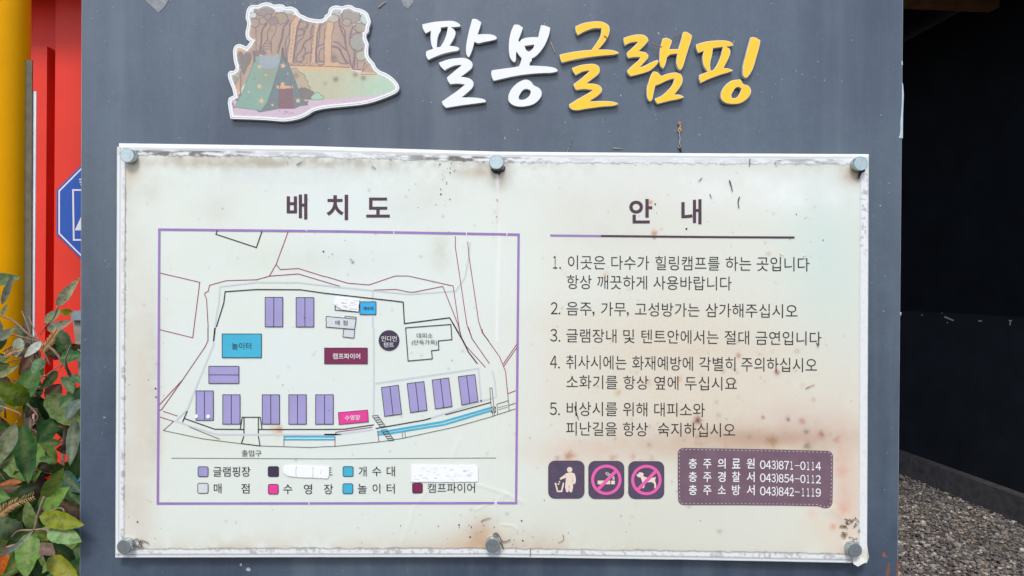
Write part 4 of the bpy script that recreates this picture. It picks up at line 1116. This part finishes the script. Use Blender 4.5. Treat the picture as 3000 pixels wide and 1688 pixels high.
# ---- headings and rules
for s_, crop, x0, x1, t, b_ in (('배', T1, 1885, 2100, 612, 878), ('치', T2, 208, 432, 620, 885), ('도', T2, 628, 875, 650, 858)):
    pass
for s_, crop, x0, x1, t, b_ in (('배', T1, 1883, 2102, 610, 880), ('치', T2, 206, 434, 618, 887), ('도', T2, 626, 877, 648, 860), ('안', T3, 1245, 1489, 663, 922), ('내', T3, 1798, 2012, 666, 932)):
    m_ = MB(); text(m_, s_, crop, x0, x1, t, b_, YI, HEAD, bold=0.021); m_.build('heading_letter', board)
m_ = MB(); ribbon(m_, [K(T3, [(405,1050)])[0], K(T3, [(945,1056)])[0]], 6, YI, PURP); m_.build('heading_underline', board)
m_ = MB(); ribbon(m_, [K(T3, [(945,1056)])[0], K(T3, [(2174,1068)])[0], K(T4, [(1188,1072)])[0]], 6, YI, HEAD); m_.build('heading_underline', board)

def digit(ch): return chr(ord(ch)+0xFEE0) if ch.isdigit() else ch
def rule(number, lines):
    m_ = MB()
    s_, crop, x0, x1, t, b_ = number
    text(m_, digit(s_[0]), crop, x0 + (6 if s_[0] == '1' else 0), x0+(42 if s_[0] == '1' else 62), t, b_, YI, INK, bold=-0.004)
    dt = K(crop, disc(x1-8, b_-6, 8, 10)); flat(m_, dt, YI, INK)
    for crop, tl, bl, xr0, tr, br, ws in lines:
        xa, xb = ws[0][1], ws[-1][2]
        for w, a, b2 in ws:
            fa, fb = (a-xa)/(xb-xa), (b2-xa)/(xb-xa)
            if w == ',':
                bb = bl+(br-bl)*fa
                text(m_, w, crop, a, b2, bb-38, bb+4, YI, INK); continue
            text(m_, w, crop, a, b2, tl+(tr-tl)*fa, bl+(br-bl)*fa, YI, INK, t1=tl+(tr-tl)*fb, b1=bl+(br-bl)*fb, ink=False, bold=-0.004)
    m_.build('rule_text', board)
rule(('1.', R1, 118, 195, 92, 205), [(R1, 86, 211, 0, 102, 232, [('이곳은',258,592),('다수가',648,988),('힐링캠프를',1042,1620),('하는',1675,1905),('곳입니다',1953,2428)]),
                                     (R1, 262, 388, 0, 277, 402, [('항상',248,470),('깨끗하게',520,968),('사용바랍니다',1025,1728)])])
rule(('2.', R1, 103, 190, 507, 614), [(R1, 501, 626, 0, 526, 651, [('음주',245,470),(',',478,496),('가무',555,778),(',',787,804),('고성방가는',860,1440),('삼가해주십시오',1495,2320)])])
rule(('3.', R2, 98, 188, 12, 124), [(R2, 8, 132, 0, 36, 161, [('글램장내',243,693),('및',755,855),('텐트안에서는',918,1610),('절대',1665,1885),('금연입니다',1943,2535)])])
rule(('4.', R2, 97, 185, 252, 364), [(R2, 245, 372, 0, 274, 402, [('취사시에는',240,783),('화재예방에',835,1380),('각별히',1437,1762),('주의하십시오',1815,2495)]),
                                     (R2, 425, 548, 0, 442, 566, [('소화기를',243,702),('항상',757,980),('옆에',1033,1250),('두십시요',1308,1775)])])
rule(('5.', R2, 95, 185, 673, 784), [(R2, 664, 792, 0, 677, 803, [('비상시를',247,700),('위해',752,970),('대피소와',1033,1488)]),
                                     (R2, 844, 969, 0, 858, 985, [('피난길을',242,697),('항상',752,975),('숙지하십시오',1065,1760)])])

# ---- pictograms
PLUM = mat('faded_plum_ink', S(84, 72, 92), rough=0.35, var=0.16, scale=90, coat=0.2)
PPNK = mat('faded_pink_ink', S(222, 98, 164), rough=0.4, var=0.05, scale=30)
CRM = mat('cream_figure', S(226, 208, 190), rough=0.5, var=0.06, scale=40)
def tile(x0, y0, x1, y1):
    q = K(SS, rrect(x0, y0, x1, y1, 118, 8)); m_ = MB()
    flat(m_, q, YI-0.0002, PLUM); return m_.build('pictogram', board)
def ban(parent, cx, cy, bar):
    m_ = MB(); c = K(SS, [(cx, cy)])[0]
    ribbon(m_, disc(c[0], c[1], 233/SS[2], 56), 51/SS[2], YI-0.0008, PPNK, True); ribbon(m_, K(SS, bar), 56/SS[2], YI-0.0010, PPNK)
    m_.build('ban_ring', parent)
t = tile(150,345,768,992)
m_ = MB(); yy = YI-0.0006
flat(m_, K(SS, disc(515,500,46)), yy, CRM)
flat(m_, smooth(K(SS, [(455,562),(590,562),(608,592),(608,735),(590,746),(572,735),(562,622),(558,870),(540,886),(515,875),(512,770),(500,770),(497,870),(477,886),(455,872),(452,632),(430,645),(360,672),(342,650),(360,635),(430,585)]), 3, 70), yy, CRM)
ribbon(m_, K(SS, [(272,722),(310,868),(378,868),(413,722)]), 26/SS[2], yy, CRM); flat(m_, K(SS, disc(343,705,14,14)), yy, CRM); flat(m_, K(SS, disc(325,743,15,14)), yy, CRM)
m_.build('figure', t)
t = tile(832,350,1443,998); m_ = MB()
flat(m_, K(SS, R4(990,685,1205,748)), yy, CRM); flat(m_, K(SS, R4(1220,685,1283,748)), yy, CRM)
for p in ([(1133,540),(1140,578),(1168,598),(1222,610),(1250,635),(1252,672)], [(1160,540),(1172,568),(1235,582)], [(1262,612),(1270,640),(1270,670)]): ribbon(m_, smooth(K(SS, p), 4, 80, False), 13/SS[2], yy, CRM)
m_.build('figure', t); ban(t, 1138, 672, [(1312,512),(985,848)])
t = tile(1510,355,2122,998); m_ = MB()
flat(m_, smooth(K(SS, [(1650,580),(1680,570),(1695,548),(1740,548),(1775,570),(1762,605),(1800,625),(1900,635),(1955,632),(1980,620),(1972,650),(1965,680),(1982,740),(1980,800),(1960,820),(1950,805),(1955,760),(1920,715),(1850,715),(1800,720),(1785,790),(1770,815),(1750,815),(1760,770),(1740,690),(1720,630),(1690,628),(1660,610)]), 3, 60), yy, CRM)
m_.build('figure', t); ban(t, 1818, 675, [(1990,515),(1665,845)])

# ---- emergency number plate
PLM2 = mat('phone_panel_ink', S(116, 92, 104), rough=0.28, var=0.14, scale=26, coat=0.35)
def arc(cx, cy, r, a0, a1): return [(cx+r*math.cos(math.radians(a0+(a1-a0)*k/6)), cy+r*math.sin(math.radians(a0+(a1-a0)*k/6))) for k in range(7)]
o_ = K(Q, arc(152,140,58,180,272)+[(600,88),(1100,97)]+arc(1682,180,68,-84,0)+[(1748,440)]+arc(1672,655,72,2,88)+[(1640,722),(1592,703),(1200,696),(700,692)]+arc(160,628,63,90,178)+[(93,380)])
m_ = MB(); flat(m_, o_, YI-0.0002, PLM2); pp = m_.build('phone_panel', board)
m_ = MB(); path = inset(o_, 4.6); acc = 0
for k in range(len(path)):
    a, b_ = path[k-1], path[k]; L_ = math.hypot(b_[0]-a[0], b_[1]-a[1]); s_ = 0
    while acc <= L_ and L_ > 0:
        f = acc/L_; c = (a[0]+(b_[0]-a[0])*f, a[1]+(b_[1]-a[1])*f); d_ = ((b_[0]-a[0])/L_, (b_[1]-a[1])/L_)
        ribbon(m_, [(c[0]-d_[0]*1.7, c[1]-d_[1]*1.7), (c[0]+d_[0]*1.7, c[1]+d_[1]*1.7)], 1.3, YI-0.0005, WINK); acc += 11.6
    acc -= L_
m_.build('stitch_dots', pp, kind='stuff')
for chars, num, t, bo, nt0, nb0, nt1, nb1 in (('충주의료원', '043)871-0114', 195, 302, 214, 306, 232, 322), ('충주경찰서', '043)854-0112', 336, 444, 353, 445, 374, 462), ('충주소방서', '043)842-1119', 477, 584, 493, 587, 515, 604)):
    m_ = MB()
    for ch, (a, b_) in zip(chars, ((210,298),(365,452),(520,604),(672,760),(828,914))):
        text(m_, ch, Q, a, b_, t, bo, YI-0.0006, WINK, bold=0.012, ink=(ch in '충료'))
    for ch, (a, b_) in zip(num, ((970,1030),(1033,1088),(1092,1138),(1143,1166),(1170,1222),(1228,1280),(1284,1332) if num[6] != '1' else (1293,1322),(1342,1394),(1400,1455) if num[8] == '0' else (1417,1441),(1470,1497),(1522,1548),(1564,1620))):
        f0, f1 = (a-970)/655, (b_-970)/655
        top = lambda f: nt0+(nt1-nt0)*f
        bot = lambda f: nb0+(nb1-nb0)*f
        if ch == '-':
            c_ = (top(f0)+bot(f0))/2; ribbon(m_, K(Q, [(a, c_), (b_, c_+2)]), 2.2, YI-0.0006, WINK); continue
        e_ = 8 if ch == ')' else 0
        text(m_, digit(ch), Q, a, b_, top(f0)-e_, bot(f0)+e_, YI-0.0006, WINK, t1=top(f1)-e_, b1=bot(f1)+e_, bold=0.010)
    m_.build('phone_text', pp)

# ---- torn corner and grit on the face
FILM = mat('curled_film', (0.66, 0.64, 0.58), rough=0.4, var=0.15, scale=60)
m_ = MB()
fan = [(2493,1612,-.016),(2520,1628,-.0165),(2541,1600,-.017),(2546,1631,-.021),(2541.5,1645,-.019),(2513,1660,-.021),(2500,1652,-.019)]
m_.add([P(*f) for f in fan], [(0,6,1),(6,5,1),(1,5,4),(1,4,2),(2,4,3)], FILM)
m_.build('torn_corner', board)
GRIT = mat('black_grit', S(44, 40, 38), rough=0.9)
m_ = MB(); rs = random.Random(8)
cl = [(1275,475,60,20,14),(1320,530,26,26,18),(1290,590,60,60,22),(1040,740,60,30,12),(460,1100,20,120,16),(1290,1540,120,40,26),(1545,1575,30,30,20),(1420,1560,50,25,14),(450,1560,50,50,10),(600,520,160,50,16),(2000,640,260,120,20),(2380,640,90,90,12),(900,1000,400,250,22),(1450,620,8,80,14),(2150,1250,200,80,10),(1800,1500,260,60,14)]
for cx, cy, sx, sy, n in cl:
    for k in range(int(n*.62)):
        x, y_ = rs.gauss(cx, sx), rs.gauss(cy, sy)
        if not (372 < x < 2510 and 470 < y_ < 1600): continue
        r = rs.uniform(.7, 1.7) if rs.random() < .88 else rs.uniform(1.8, 2.8)
        flat(m_, [(x+r*math.cos(a)*rs.uniform(.7,1.3), y_+r*math.sin(a)*rs.uniform(.7,1.3)) for a in (0,1.05,2.1,3.14,4.2,5.2)], YI-0.0004, GRIT)
m_.build('dirt_specks', board, kind='stuff')
PALE = mat('web_scrap', S(228, 222, 196), rough=0.9)
m_ = MB()
for cx, cy in ((2292,746),(2360,751)):
    m_ = MB()
    for k in range(5):
        x, y_ = cx+rs.uniform(-5,5), cy+rs.uniform(-5,5); flat(m_, disc(x, y_, rs.uniform(1.5,3), 7), YI-0.0006-k*.0001, PALE)
    m_.build('insect_egg', board)

# ---- standoff bolts
BOLT = mat('brushed_bolt', S(176, 188, 190), rough=0.24, metal=0.8, var=0.12, scale=160)
for px, py in ((372,455),(1454,474.5),(2522.5,479),(363,1603),(1443,1599),(2505,1613)):
    m_ = MB(); yc = YF-0.0125; c = P(px, py, yc); r = 21.0/F*(D+yc); n = 40
    def rg(y, q): return [(c.x+q*math.cos(2*math.pi*k/n), y, c.z+q*math.sin(2*math.pi*k/n)) for k in range(n)]
    vs = rg(yc, r*.94)+rg(yc+.0006, r)+rg(YF+.0005, r)
    m_.add(vs[:n], [tuple(range(n))], BOLT)
    m_.add(vs, [(k, n+k, n+(k+1) % n, (k+1) % n) for k in range(n)]+[(n+k, 2*n+k, 2*n+(k+1) % n, n+(k+1) % n) for k in range(n)], BOLT, True)
    m_.build('standoff_bolt', board)

# ==================================================================== NEEDLES, COCOONS AND WEBS CAUGHT ON THE SIGN
NBK = mat('dark_needle', S(42, 36, 32), rough=0.8); NBR = mat('brown_needle', S(150, 104, 76), rough=0.8); NTN = mat('tan_needle', S(190, 164, 120), rough=0.8); NGR = mat('grey_thread', S(150, 148, 140), rough=0.8)
def needle(crop, pts, w, material, label, y=None, name='pine_needle', cat='needle', group='pine needles stuck to the sign'):
    m_ = MB(); y = YI-0.0012 if y is None else y
    p = smooth(K(crop, pts), 5, 90, False); r = w/2/F*(D+y)
    tube(m_, [P(a, b_, y-0.0004*math.sin(3.1*i/len(p))) for i, (a, b_) in enumerate(p)], r, material, 6, r*.55)
    o_ = m_.build(name); o_['label'] = label; o_['category'] = cat
    if group: o_['group'] = group
needle(T4, [(497,465),(515,520),(530,585)], 3.4, NBK, 'long black pine needle above and right of the right-hand heading')
needle(T4, [(605,640),(590,690),(600,765)], 3.2, NBK, 'bent black pine needle level with the right-hand heading')
needle(T4, [(715,235),(712,318)], 2.6, NBK, 'short upright black needle across the top edge of the board')
needle(T4, [(1045,257),(1005,258),(983,282),(1003,322)], 1.8, NBR, 'thin hooked needle hanging at the top edge left of the right bolt')
needle(T4, [(200,440),(188,460),(165,475)], 2.4, NBK, 'small slanting needle high above the right-hand heading')
needle(T4, [(290,610),(300,640),(312,655)], 2.2, NBK, 'tiny curved needle beside the right-hand heading')
needle(FF, [(1715,850),(1750,830),(1825,810)], 2.6, NBR, 'reddish needle just above the bottom middle bolt')
needle(B7, [(640,500),(652,545),(625,585),(580,603)], 2.0, NBR, 'curled brown needle under the pictograms near the bottom edge')
needle(R2, [(2395,548),(2430,528),(2475,512)], 2.2, NBR, 'faint slanting needle right of the fourth rule')
needle(R2, [(318,705),(335,770),(352,822)], 3.4, NBK, 'thick black needle lying over the start of the fifth rule')
needle(R2, [(2493,135),(2508,178)], 2.6, NBK, 'short black needle at the end of the third rule')
needle(B7, [(232,675),(230,740),(233,808)], 3.0, NBR, 'brown needle hanging over the bottom edge right of the middle bolt')
needle(T1, [(1990,300),(2050,268)], 2.4, NBK, 'slanting black needle near the top edge above the map heading')
needle(T2, [(685,322),(705,325),(728,347)], 2.2, NBK, 'crooked black needle between the map heading and the top middle bolt')
needle(II, [(1145,395),(1190,420),(1250,428)], 3.4, NBR, 'brown needle stuck to the left of the middle yellow syllable', -0.0094)
needle(II, [(1375,330),(1420,295),(1470,275)], 2.6, NBR, 'brown needle leaning on the top of the middle yellow syllable', -0.0060)
needle(II, [(625,310),(655,332),(685,348)], 2.8, NBR, 'brown needle across the largest yellow syllable', -0.0096)
needle(II, [(50,385),(72,440),(100,500)], 2.8, NTN, 'pale needle on the grey panel between white and yellow syllables', -0.0012)
needle(G, [(1750,85),(1790,50),(1835,20)], 3.6, NTN, 'tan needle on the panel right of the plaque top', -0.0014)
needle(T3, [(1070,124),(1120,128),(1172,128)], 4.2, NGR, 'pale seed-like needle lying on the board top edge', -0.0016)
needle(II, [(2010,395),(2022,378),(2032,362)], 2.2, NTN, 'tiny pale needle at the bar of the last yellow syllable', -0.0092)
needle(HH, [(1845,778),(1890,765),(1915,748)], 2.8, NBR, 'brown needle at the tip of the second white syllable', -0.0070)
TH = (1850, 350, 8.587)
m_ = MB()
def P2(pts, y=-0.0022): return [P(a, b_, y) for a, b_ in K(TH, pts)]
rs = random.Random(3)
for k in range(16):
    x, y_ = 1215+rs.uniform(-35, 40), 75+k*13; tube(m_, P2([(x-25, y_), (x+20, y_+rs.uniform(-18, 18))]), .0009, NBR if k % 2 else NTN, 5)
ringp = [(1212+36*math.cos(a), 275+45*math.sin(a)) for a in [k*.45 for k in range(15)]]; tube(m_, P2(ringp), .0010, NTN, 6)
tube(m_, P2(smooth([(1212,325),(1205,400),(1222,480),(1208,560),(1205,640)], 4, 90, False)), .0008, NGR, 6, .0013)
ringp = [(1204+32*math.cos(a), 680+40*math.sin(a)) for a in [k*.45 for k in range(15)]]; tube(m_, P2(ringp), .0009, NGR, 6)
tube(m_, P2([(1215,725),(1240,770),(1250,830),(1228,862)], -0.0028), .0016, NBK, 6, .0005)
o_ = m_.build('hanging_thread'); o_['label'] = 'knotted strand of web and frass hanging below the yellow letters'; o_['category'] = 'web strand'
m_ = MB()
tube(m_, [P(a, b_, -0.002) for a, b_ in smooth(K(T3, [(635,0),(640,35),(605,115),(588,160),(600,190)]), 4, 90, False)], .0005, NGR, 5)
o_ = m_.build('web_thread'); o_['label'] = 'thin grey web thread on the panel just right of the top middle bolt'; o_['category'] = 'web strand'
m_ = MB()
for pts in ([(1960,345),(1975,375),(2010,390)], [(2095,320),(2090,355),(2050,380),(2035,405)], [(2030,380),(2040,410)], [(2000,365),(2025,395)], [(1985,365),(2030,372),(2080,350)]): tube(m_, [P(a, b_, YF-.003) for a, b_ in smooth(K(T2, pts), 3, 90, False)], .0011, NBK, 5, .0007)
o_ = m_.build('web_clump'); o_['label'] = 'dark web clump clinging under the top middle bolt'; o_['category'] = 'web'
m_ = MB(); tube(m_, [P(a, b_, YF-.004) for a, b_ in smooth(K(T4, [(1925,355),(1890,380),(1878,410),(1868,450)]), 4, 90, False)], .0026, NBK, 7, .0012)
o_ = m_.build('cocoon'); o_['label'] = 'dark brown cocoon hanging below the top right bolt'; o_['category'] = 'cocoon'
m_ = MB()
for pts in ([(1845,1000),(1875,975),(1920,1020),(1940,1060),(1990,1070),(2035,1045)], [(1925,1070),(1950,1110),(1950,1140)], [(1870,985),(1900,1020)], [(1935,1090),(1965,1150)]): tube(m_, [P(a, b_, YF-.003) for a, b_ in smooth(K(FF, pts), 3, 90, False)], .0010, mat('grey_web', S(110,102,98), rough=.9), 5, .0006)
o_ = m_.build('web_clump'); o_['label'] = 'grey web wisps beside the bottom middle bolt'; o_['category'] = 'web'
m_ = MB()
for pts in ([(455,930),(500,900),(540,920)], [(460,1010),(530,1000),(555,960),(600,930),(680,970)], [(540,950),(580,910)], [(470,960),(520,1020),(590,1000)], [(530,930),(560,980),(585,1025)]): tube(m_, [P(a, b_, YF-.003) for a, b_ in smooth(K(B8, pts), 3, 90, False)], .0009, mat('grey_web', S(110,102,98), rough=.9), 5, .0006)
o_ = m_.build('web_clump'); o_['label'] = 'tangled web right of the bottom left bolt'; o_['category'] = 'web'
m_ = MB(); rs = random.Random(12)
for k in range(26):
    x, y_ = rs.uniform(2455, 2515), rs.uniform(1520, 1590)
    if (x-2455)*1.1 < (y_-1535)*.5: continue
    pts = [(x+rs.uniform(-8,8)*j, y_+rs.uniform(-7,7)*j) for j in (0, 1, 1.6)]
    tube(m_, [P(a, b_, YF-.002-.001*rs.random()) for a, b_ in pts], .0007, mat('grey_web', S(110,102,98), rough=.9) if k % 3 else NBR, 5, .0004)
o_ = m_.build('web_clump'); o_['label'] = 'dusty web and debris above the bottom right bolt'; o_['category'] = 'web'

# ==================================================================== SHRUB (left foreground)
LEAF = vmat('leaf_surface', rough=0.55, spec=0.3, mottle=((0.40, 0.50, 0.26), 75, 0.46, 0.66), bump=0.35, bscale=180)
TWIG = mat('twig_bark', S(146, 122, 100), rough=0.85, var=0.4, scale=60)
shrub = thing('leafy_shrub', (P(60, 1200, .2).x, 0.2, 0), 'leafy evergreen shrub with dusty and yellowing leaves left of the sign', 'shrub')
LV, LFc, LC = [], [], []
rl = random.Random(21)
def leaf(base, tip, width, rgb, curl=0.0, edge=0.012, tint=None):
    """one blade from base to tip (world points), cupped along its midrib and toothed a little"""
    base, tip = Vector(base), Vector(tip); ax = tip-base; L_ = ax.length; ax.normalize()
    view = (Vector((0, -D, H))-(base+tip)/2).normalized()
    side = ax.cross(view)
    side = side.normalized() if side.length > 1e-3 else Vector((1, 0, 0))
    nrm = side.cross(ax).normalized()
    q = Matrix.Rotation(rl.uniform(-.5, .5), 3, ax); side = q @ side; nrm = q @ nrm
    n = 13; o = len(LV); c = np.array(S(*rgb)); g_ = c.mean(); c = np.clip(g_+(c-g_)*1.18, 0.004, 1)*(1.2 if g_ > .2 else 1.14)*rl.uniform(.78, 1.14)
    c2 = np.array(S(*tint)) if tint else c*1.15
    for i in range(n+1):
        t = i/n
        wd = width*0.5*(math.sin(math.pi*t**0.82)**0.75)*(1-.12*t) if 0 < t < 1 else 0.0
        wd *= 1+rl.uniform(-.08, .06)
        mid = base+ax*(L_*t)+nrm*(curl*L_*math.sin(math.pi*t) - 0.10*L_*t*t*curl)
        for s_ in (-1, -.55, 0, .55, 1):
            cup = .16*abs(s_)**1.3*wd + .04*wd*math.sin(6*t+s_*2)
            LV.append(mid+side*(wd*s_)+nrm*cup)
            k = abs(s_); cc_ = c*(1-k*.5)+c2*(k*.5)
            if s_ == 0: cc_ = c*.75+np.array(S(170,165,110))*.25
            vein = 1.0 + (.13 if (i+int(abs(s_)*2.4)) % 3 == 0 and s_ != 0 else -.04)
            LC.append(cc_*rl.uniform(.93, 1.07)*vein)
    for i in range(n):
        for k in range(4): LFc.append((o+i*5+k, o+i*5+k+1, o+(i+1)*5+k+1, o+(i+1)*5+k))
def leafpx(crop, b, t, w, rgb, y=0.05, dy=0.0, **k):
    pb, pt = K(crop, [b])[0], K(crop, [t])[0]
    leaf(P(*pb, y+dy*.5), P(*pt, y-dy*.5), w/crop[2]/F*(D+y)*.88, rgb, curl=rl.uniform(-.05, .1), **k)
for a in ((L6,(15,315),(105,65),66,(158,162,150),.10,.02),(L6,(466,325),(650,92),96,(148,150,128),.06,.02),(L6,(362,458),(505,355),100,(112,122,94),.09,.01),(L6,(495,375),(600,372),80,(120,138,30),.085,.0),
          (L6,(385,520),(590,445),100,(142,142,126),.07,.01),(L6,(-20,600),(115,500),86,(150,154,138),.05,.02),(L6,(8,405),(62,305),44,(104,116,84),.12,.0),(L6,(230,560),(100,500),96,(116,122,104),.14,.02),
          (L6,(165,585),(128,745),100,(140,150,134),.04,.02),(L6,(335,615),(200,745),84,(158,162,154),.03,.02),(L6,(490,750),(668,730),140,(42,82,42),.10,.01),(L6,(365,755),(258,885),112,(78,108,78),.05,.01),
          (L6,(520,640),(445,705),62,(66,104,64),.12,.0),(L6,(468,855),(325,1010),96,(80,98,62),.09,.02),(L6,(520,895),(592,1045),110,(84,112,78),.08,.02),(L6,(590,885),(668,965),90,(82,112,80),.11,.0),
          (L6,(-10,905),(152,808),66,(124,130,98),.04,.02),(L6,(235,1115),(-50,950),210,(92,112,36),.02,.04),(L6,(664,1005),(480,1160),130,(52,86,52),.09,.02),(L6,(662,1085),(535,1255),110,(66,84,82),.05,.02),(L6,(170,990),(270,1110),110,(46,78,46),.13,.0),
          (L7,(132,125),(-25,490),160,(108,112,90),.02,.03),(L7,(200,125),(245,650),230,(58,94,48),.06,.03),(L7,(485,85),(320,300),180,(54,92,52),.09,.03),(L7,(645,105),(425,185),116,(32,66,36),.14,.0),(L7,(655,85),(608,490),140,(74,88,74),.05,.03),
          (L7,(380,300),(535,290),100,(52,78,32),.15,.0),(L7,(378,770),(552,505),160,(112,134,64),-.01,.03),(L7,(385,890),(605,670),165,(98,128,62),.02,.02),(L7,(320,545),(80,640),120,(48,64,32),.13,.0),(L7,(340,930),(735,1005),190,(104,110,40),-.02,.02),
          (L7,(420,1045),(712,1150),200,(112,138,94),-.015,.02),(L7,(300,1050),(235,790),140,(112,128,82),.01,.02),(L7,(262,1065),(225,1470),230,(86,114,52),.0,.03),(L7,(300,1045),(425,1140),110,(112,124,40),.03,.0),(L7,(-20,1270),(285,1062),62,(158,162,160),-.01,.02),
          (L7,(420,1290),(690,1500),200,(116,116,42),.03,.02),(L7,(160,1110),(-20,930),210,(94,110,84),.06,.03),(L7,(300,1150),(480,1270),160,(112,88,86),.08,.0),(L7,(310,670),(0,830),150,(46,72,40),.11,.0),(L7,(540,550),(710,720),170,(50,78,64),.11,.02),
          (L7,(590,710),(700,830),120,(44,76,42),.10,.0),(L7,(210,620),(-10,660),70,(142,74,24),.09,.0),(L7,(-20,1440),(85,1205),110,(202,100,24),.07,.02),(L7,(420,470),(330,520),120,(56,40,44),.12,.0),(L7,(300,480),(150,560),120,(52,62,36),.14,.0)):
    leafpx(*a[:5], y=a[5], dy=a[6])
pal = [(44,74,40),(52,90,46),(36,62,34),(64,98,50),(82,106,50),(54,70,42),(92,58,48),(78,52,44),(96,114,64)]
for k in range(900):                                   # the body of the shrub behind those leaves
    t = rl.random()**0.8
    py = 1010+t*1150; px = rl.uniform(-260, 330)
    y = rl.uniform(.10, .42)
    if px > 225 and y < .12: y += .1
    if py < 1150 and rl.random() < .5: continue
    if (90 < px < 225 and 1130 < py < 1420 and rl.random() < .5) or (185 < px and 1330 < py < 1650 and rl.random() < .6): continue
    b_ = P(px, py, y)
    if b_.z < .12: continue
    d_ = Vector((rl.uniform(-1, 1), rl.uniform(-.8, .4), rl.uniform(-.9, .7))).normalized()
    l_ = rl.uniform(.045, .085)
    leaf(b_, b_+d_*l_, l_*rl.uniform(.38, .54), rl.choice(pal), curl=rl.uniform(-.05, .12))
for k in range(60):                                    # sparse dusty sprigs higher up, past the frame edge
    px, py, y = rl.uniform(-240, -10), rl.uniform(760, 1100), rl.uniform(.05, .35)
    b_ = P(px, py, y); d_ = Vector((rl.uniform(-1, 1), rl.uniform(-.5, .3), rl.uniform(-.3, 1))).normalized()
    leaf(b_, b_+d_*.05, .024, rl.choice([(150,154,140),(112,120,96),(84,104,70)]))
m_ = MB(); m_.add(LV, LFc, LEAF, True); m_.col = np.array(LC); m_.build('foliage', shrub)
m_ = MB()
def twig(crop, pts, w, y0, y1, w1=None):
    p = smooth(K(crop, pts), 4, 90, False); n = len(p)
    q = [P(a, b_, y0+(y1-y0)*i/(n-1)) for i, (a, b_) in enumerate(p)]
    tube(m_, q, w/2/F*(D+y0), TWIG, 6, (w1 or w*.6)/2/F*(D+y0))
twig(L6, [(560,860),(440,690),(330,620),(220,545),(100,440),(0,405)], 9, .12, .08, 5); twig(L6, [(330,620),(100,560),(-40,540)], 6, .1, .06); twig(L6, [(470,330),(440,420),(380,480),(330,560)], 5, .06, .1)
twig(L6, [(560,860),(600,980),(560,1150),(520,1500)], 10, .12, .2, 13); twig(L7, [(0,-30),(140,20),(180,45),(130,125)], 5, .05, .05); twig(L7, [(225,-60),(320,40),(330,70),(285,120)], 6, .05, .06)
twig(L7, [(560,890),(540,860),(400,890),(380,880)], 5, .0, .01); twig(L7, [(385,760),(330,920),(295,1050),(220,1140),(60,1200)], 9, -.005, .03, 8); twig(L7, [(450,1085),(400,1045),(295,1045)], 6, -.01, -.005); twig(L7, [(290,1050),(150,1060),(100,1110)], 6, 0, .02)
for k in range(46):
    px, py, y = rl.uniform(-150, 225), rl.uniform(1030, 1700), rl.uniform(.06, .3)
    a = P(px, py, y); d_ = Vector((rl.uniform(-1, 1), rl.uniform(-.3, .3), rl.uniform(-.4, 1))).normalized()*rl.uniform(.05, .12)
    tube(m_, [a, a+d_*.5+Vector((rl.uniform(-.01, .01), 0, rl.uniform(-.01, .01))), a+d_], .0018, TWIG, 5, .0008)
for k in range(7):
    x = -200+k*62+rl.uniform(-20, 20); yy0 = rl.uniform(.15, .35)
    a = P(x, 1150+rl.uniform(0, 200), yy0); g_ = Vector((shrub.location.x+rl.uniform(-.05, .05), .24+rl.uniform(-.05, .05), 0))
    mid = (a+g_)/2+Vector((rl.uniform(-.03, .03), rl.uniform(-.03, .03), 0)); tube(m_, [g_, mid, a], .009, TWIG, 6, .003)
m_.build('branches', shrub)
# dead conifer sprigs caught in the shrub
DRY = mat('dead_needles', S(176, 140, 92), rough=0.85, var=0.25, scale=120)
def sprig(crop, spine, nl, y, label):
    m_ = MB(); p = smooth(K(crop, spine), 8, 90, False); n = len(p)
    q = [P(a, b_, y) for a, b_ in p]; tube(m_, q, .0009, DRY, 5, .0005)
    for i in range(1, n-1):
        t = (q[i+1]-q[i-1]).normalized(); s_ = t.cross(Vector((0, 1, 0)))
        for sg in (-1, 1):
            L_ = nl*(1-.4*i/n)*rl.uniform(.8, 1.1); e = q[i]+(t*.6+s_*sg*.8+Vector((0, rl.uniform(-.3, .2), 0)))*L_
            tube(m_, [q[i], (q[i]+e)/2+Vector((0, -.001, 0)), e], .0007, DRY, 5, .0003)
    o_ = m_.build('dead_sprig'); o_['label'] = label; o_['category'] = 'sprig'; o_['group'] = 'dead conifer sprigs in the shrub'
sprig(L7, [(-20,930),(60,860),(150,810),(300,755)], .012, -.01, 'brown feather-like conifer sprig low in the shrub')
sprig(L6, [(340,700),(400,630),(440,570),(470,520)], .009, .04, 'golden dry conifer sprig at the top of the shrub')
sprig(L6, [(30,745),(90,700),(170,680)], .008, .03, 'small dry conifer sprig at the far left of the shrub')
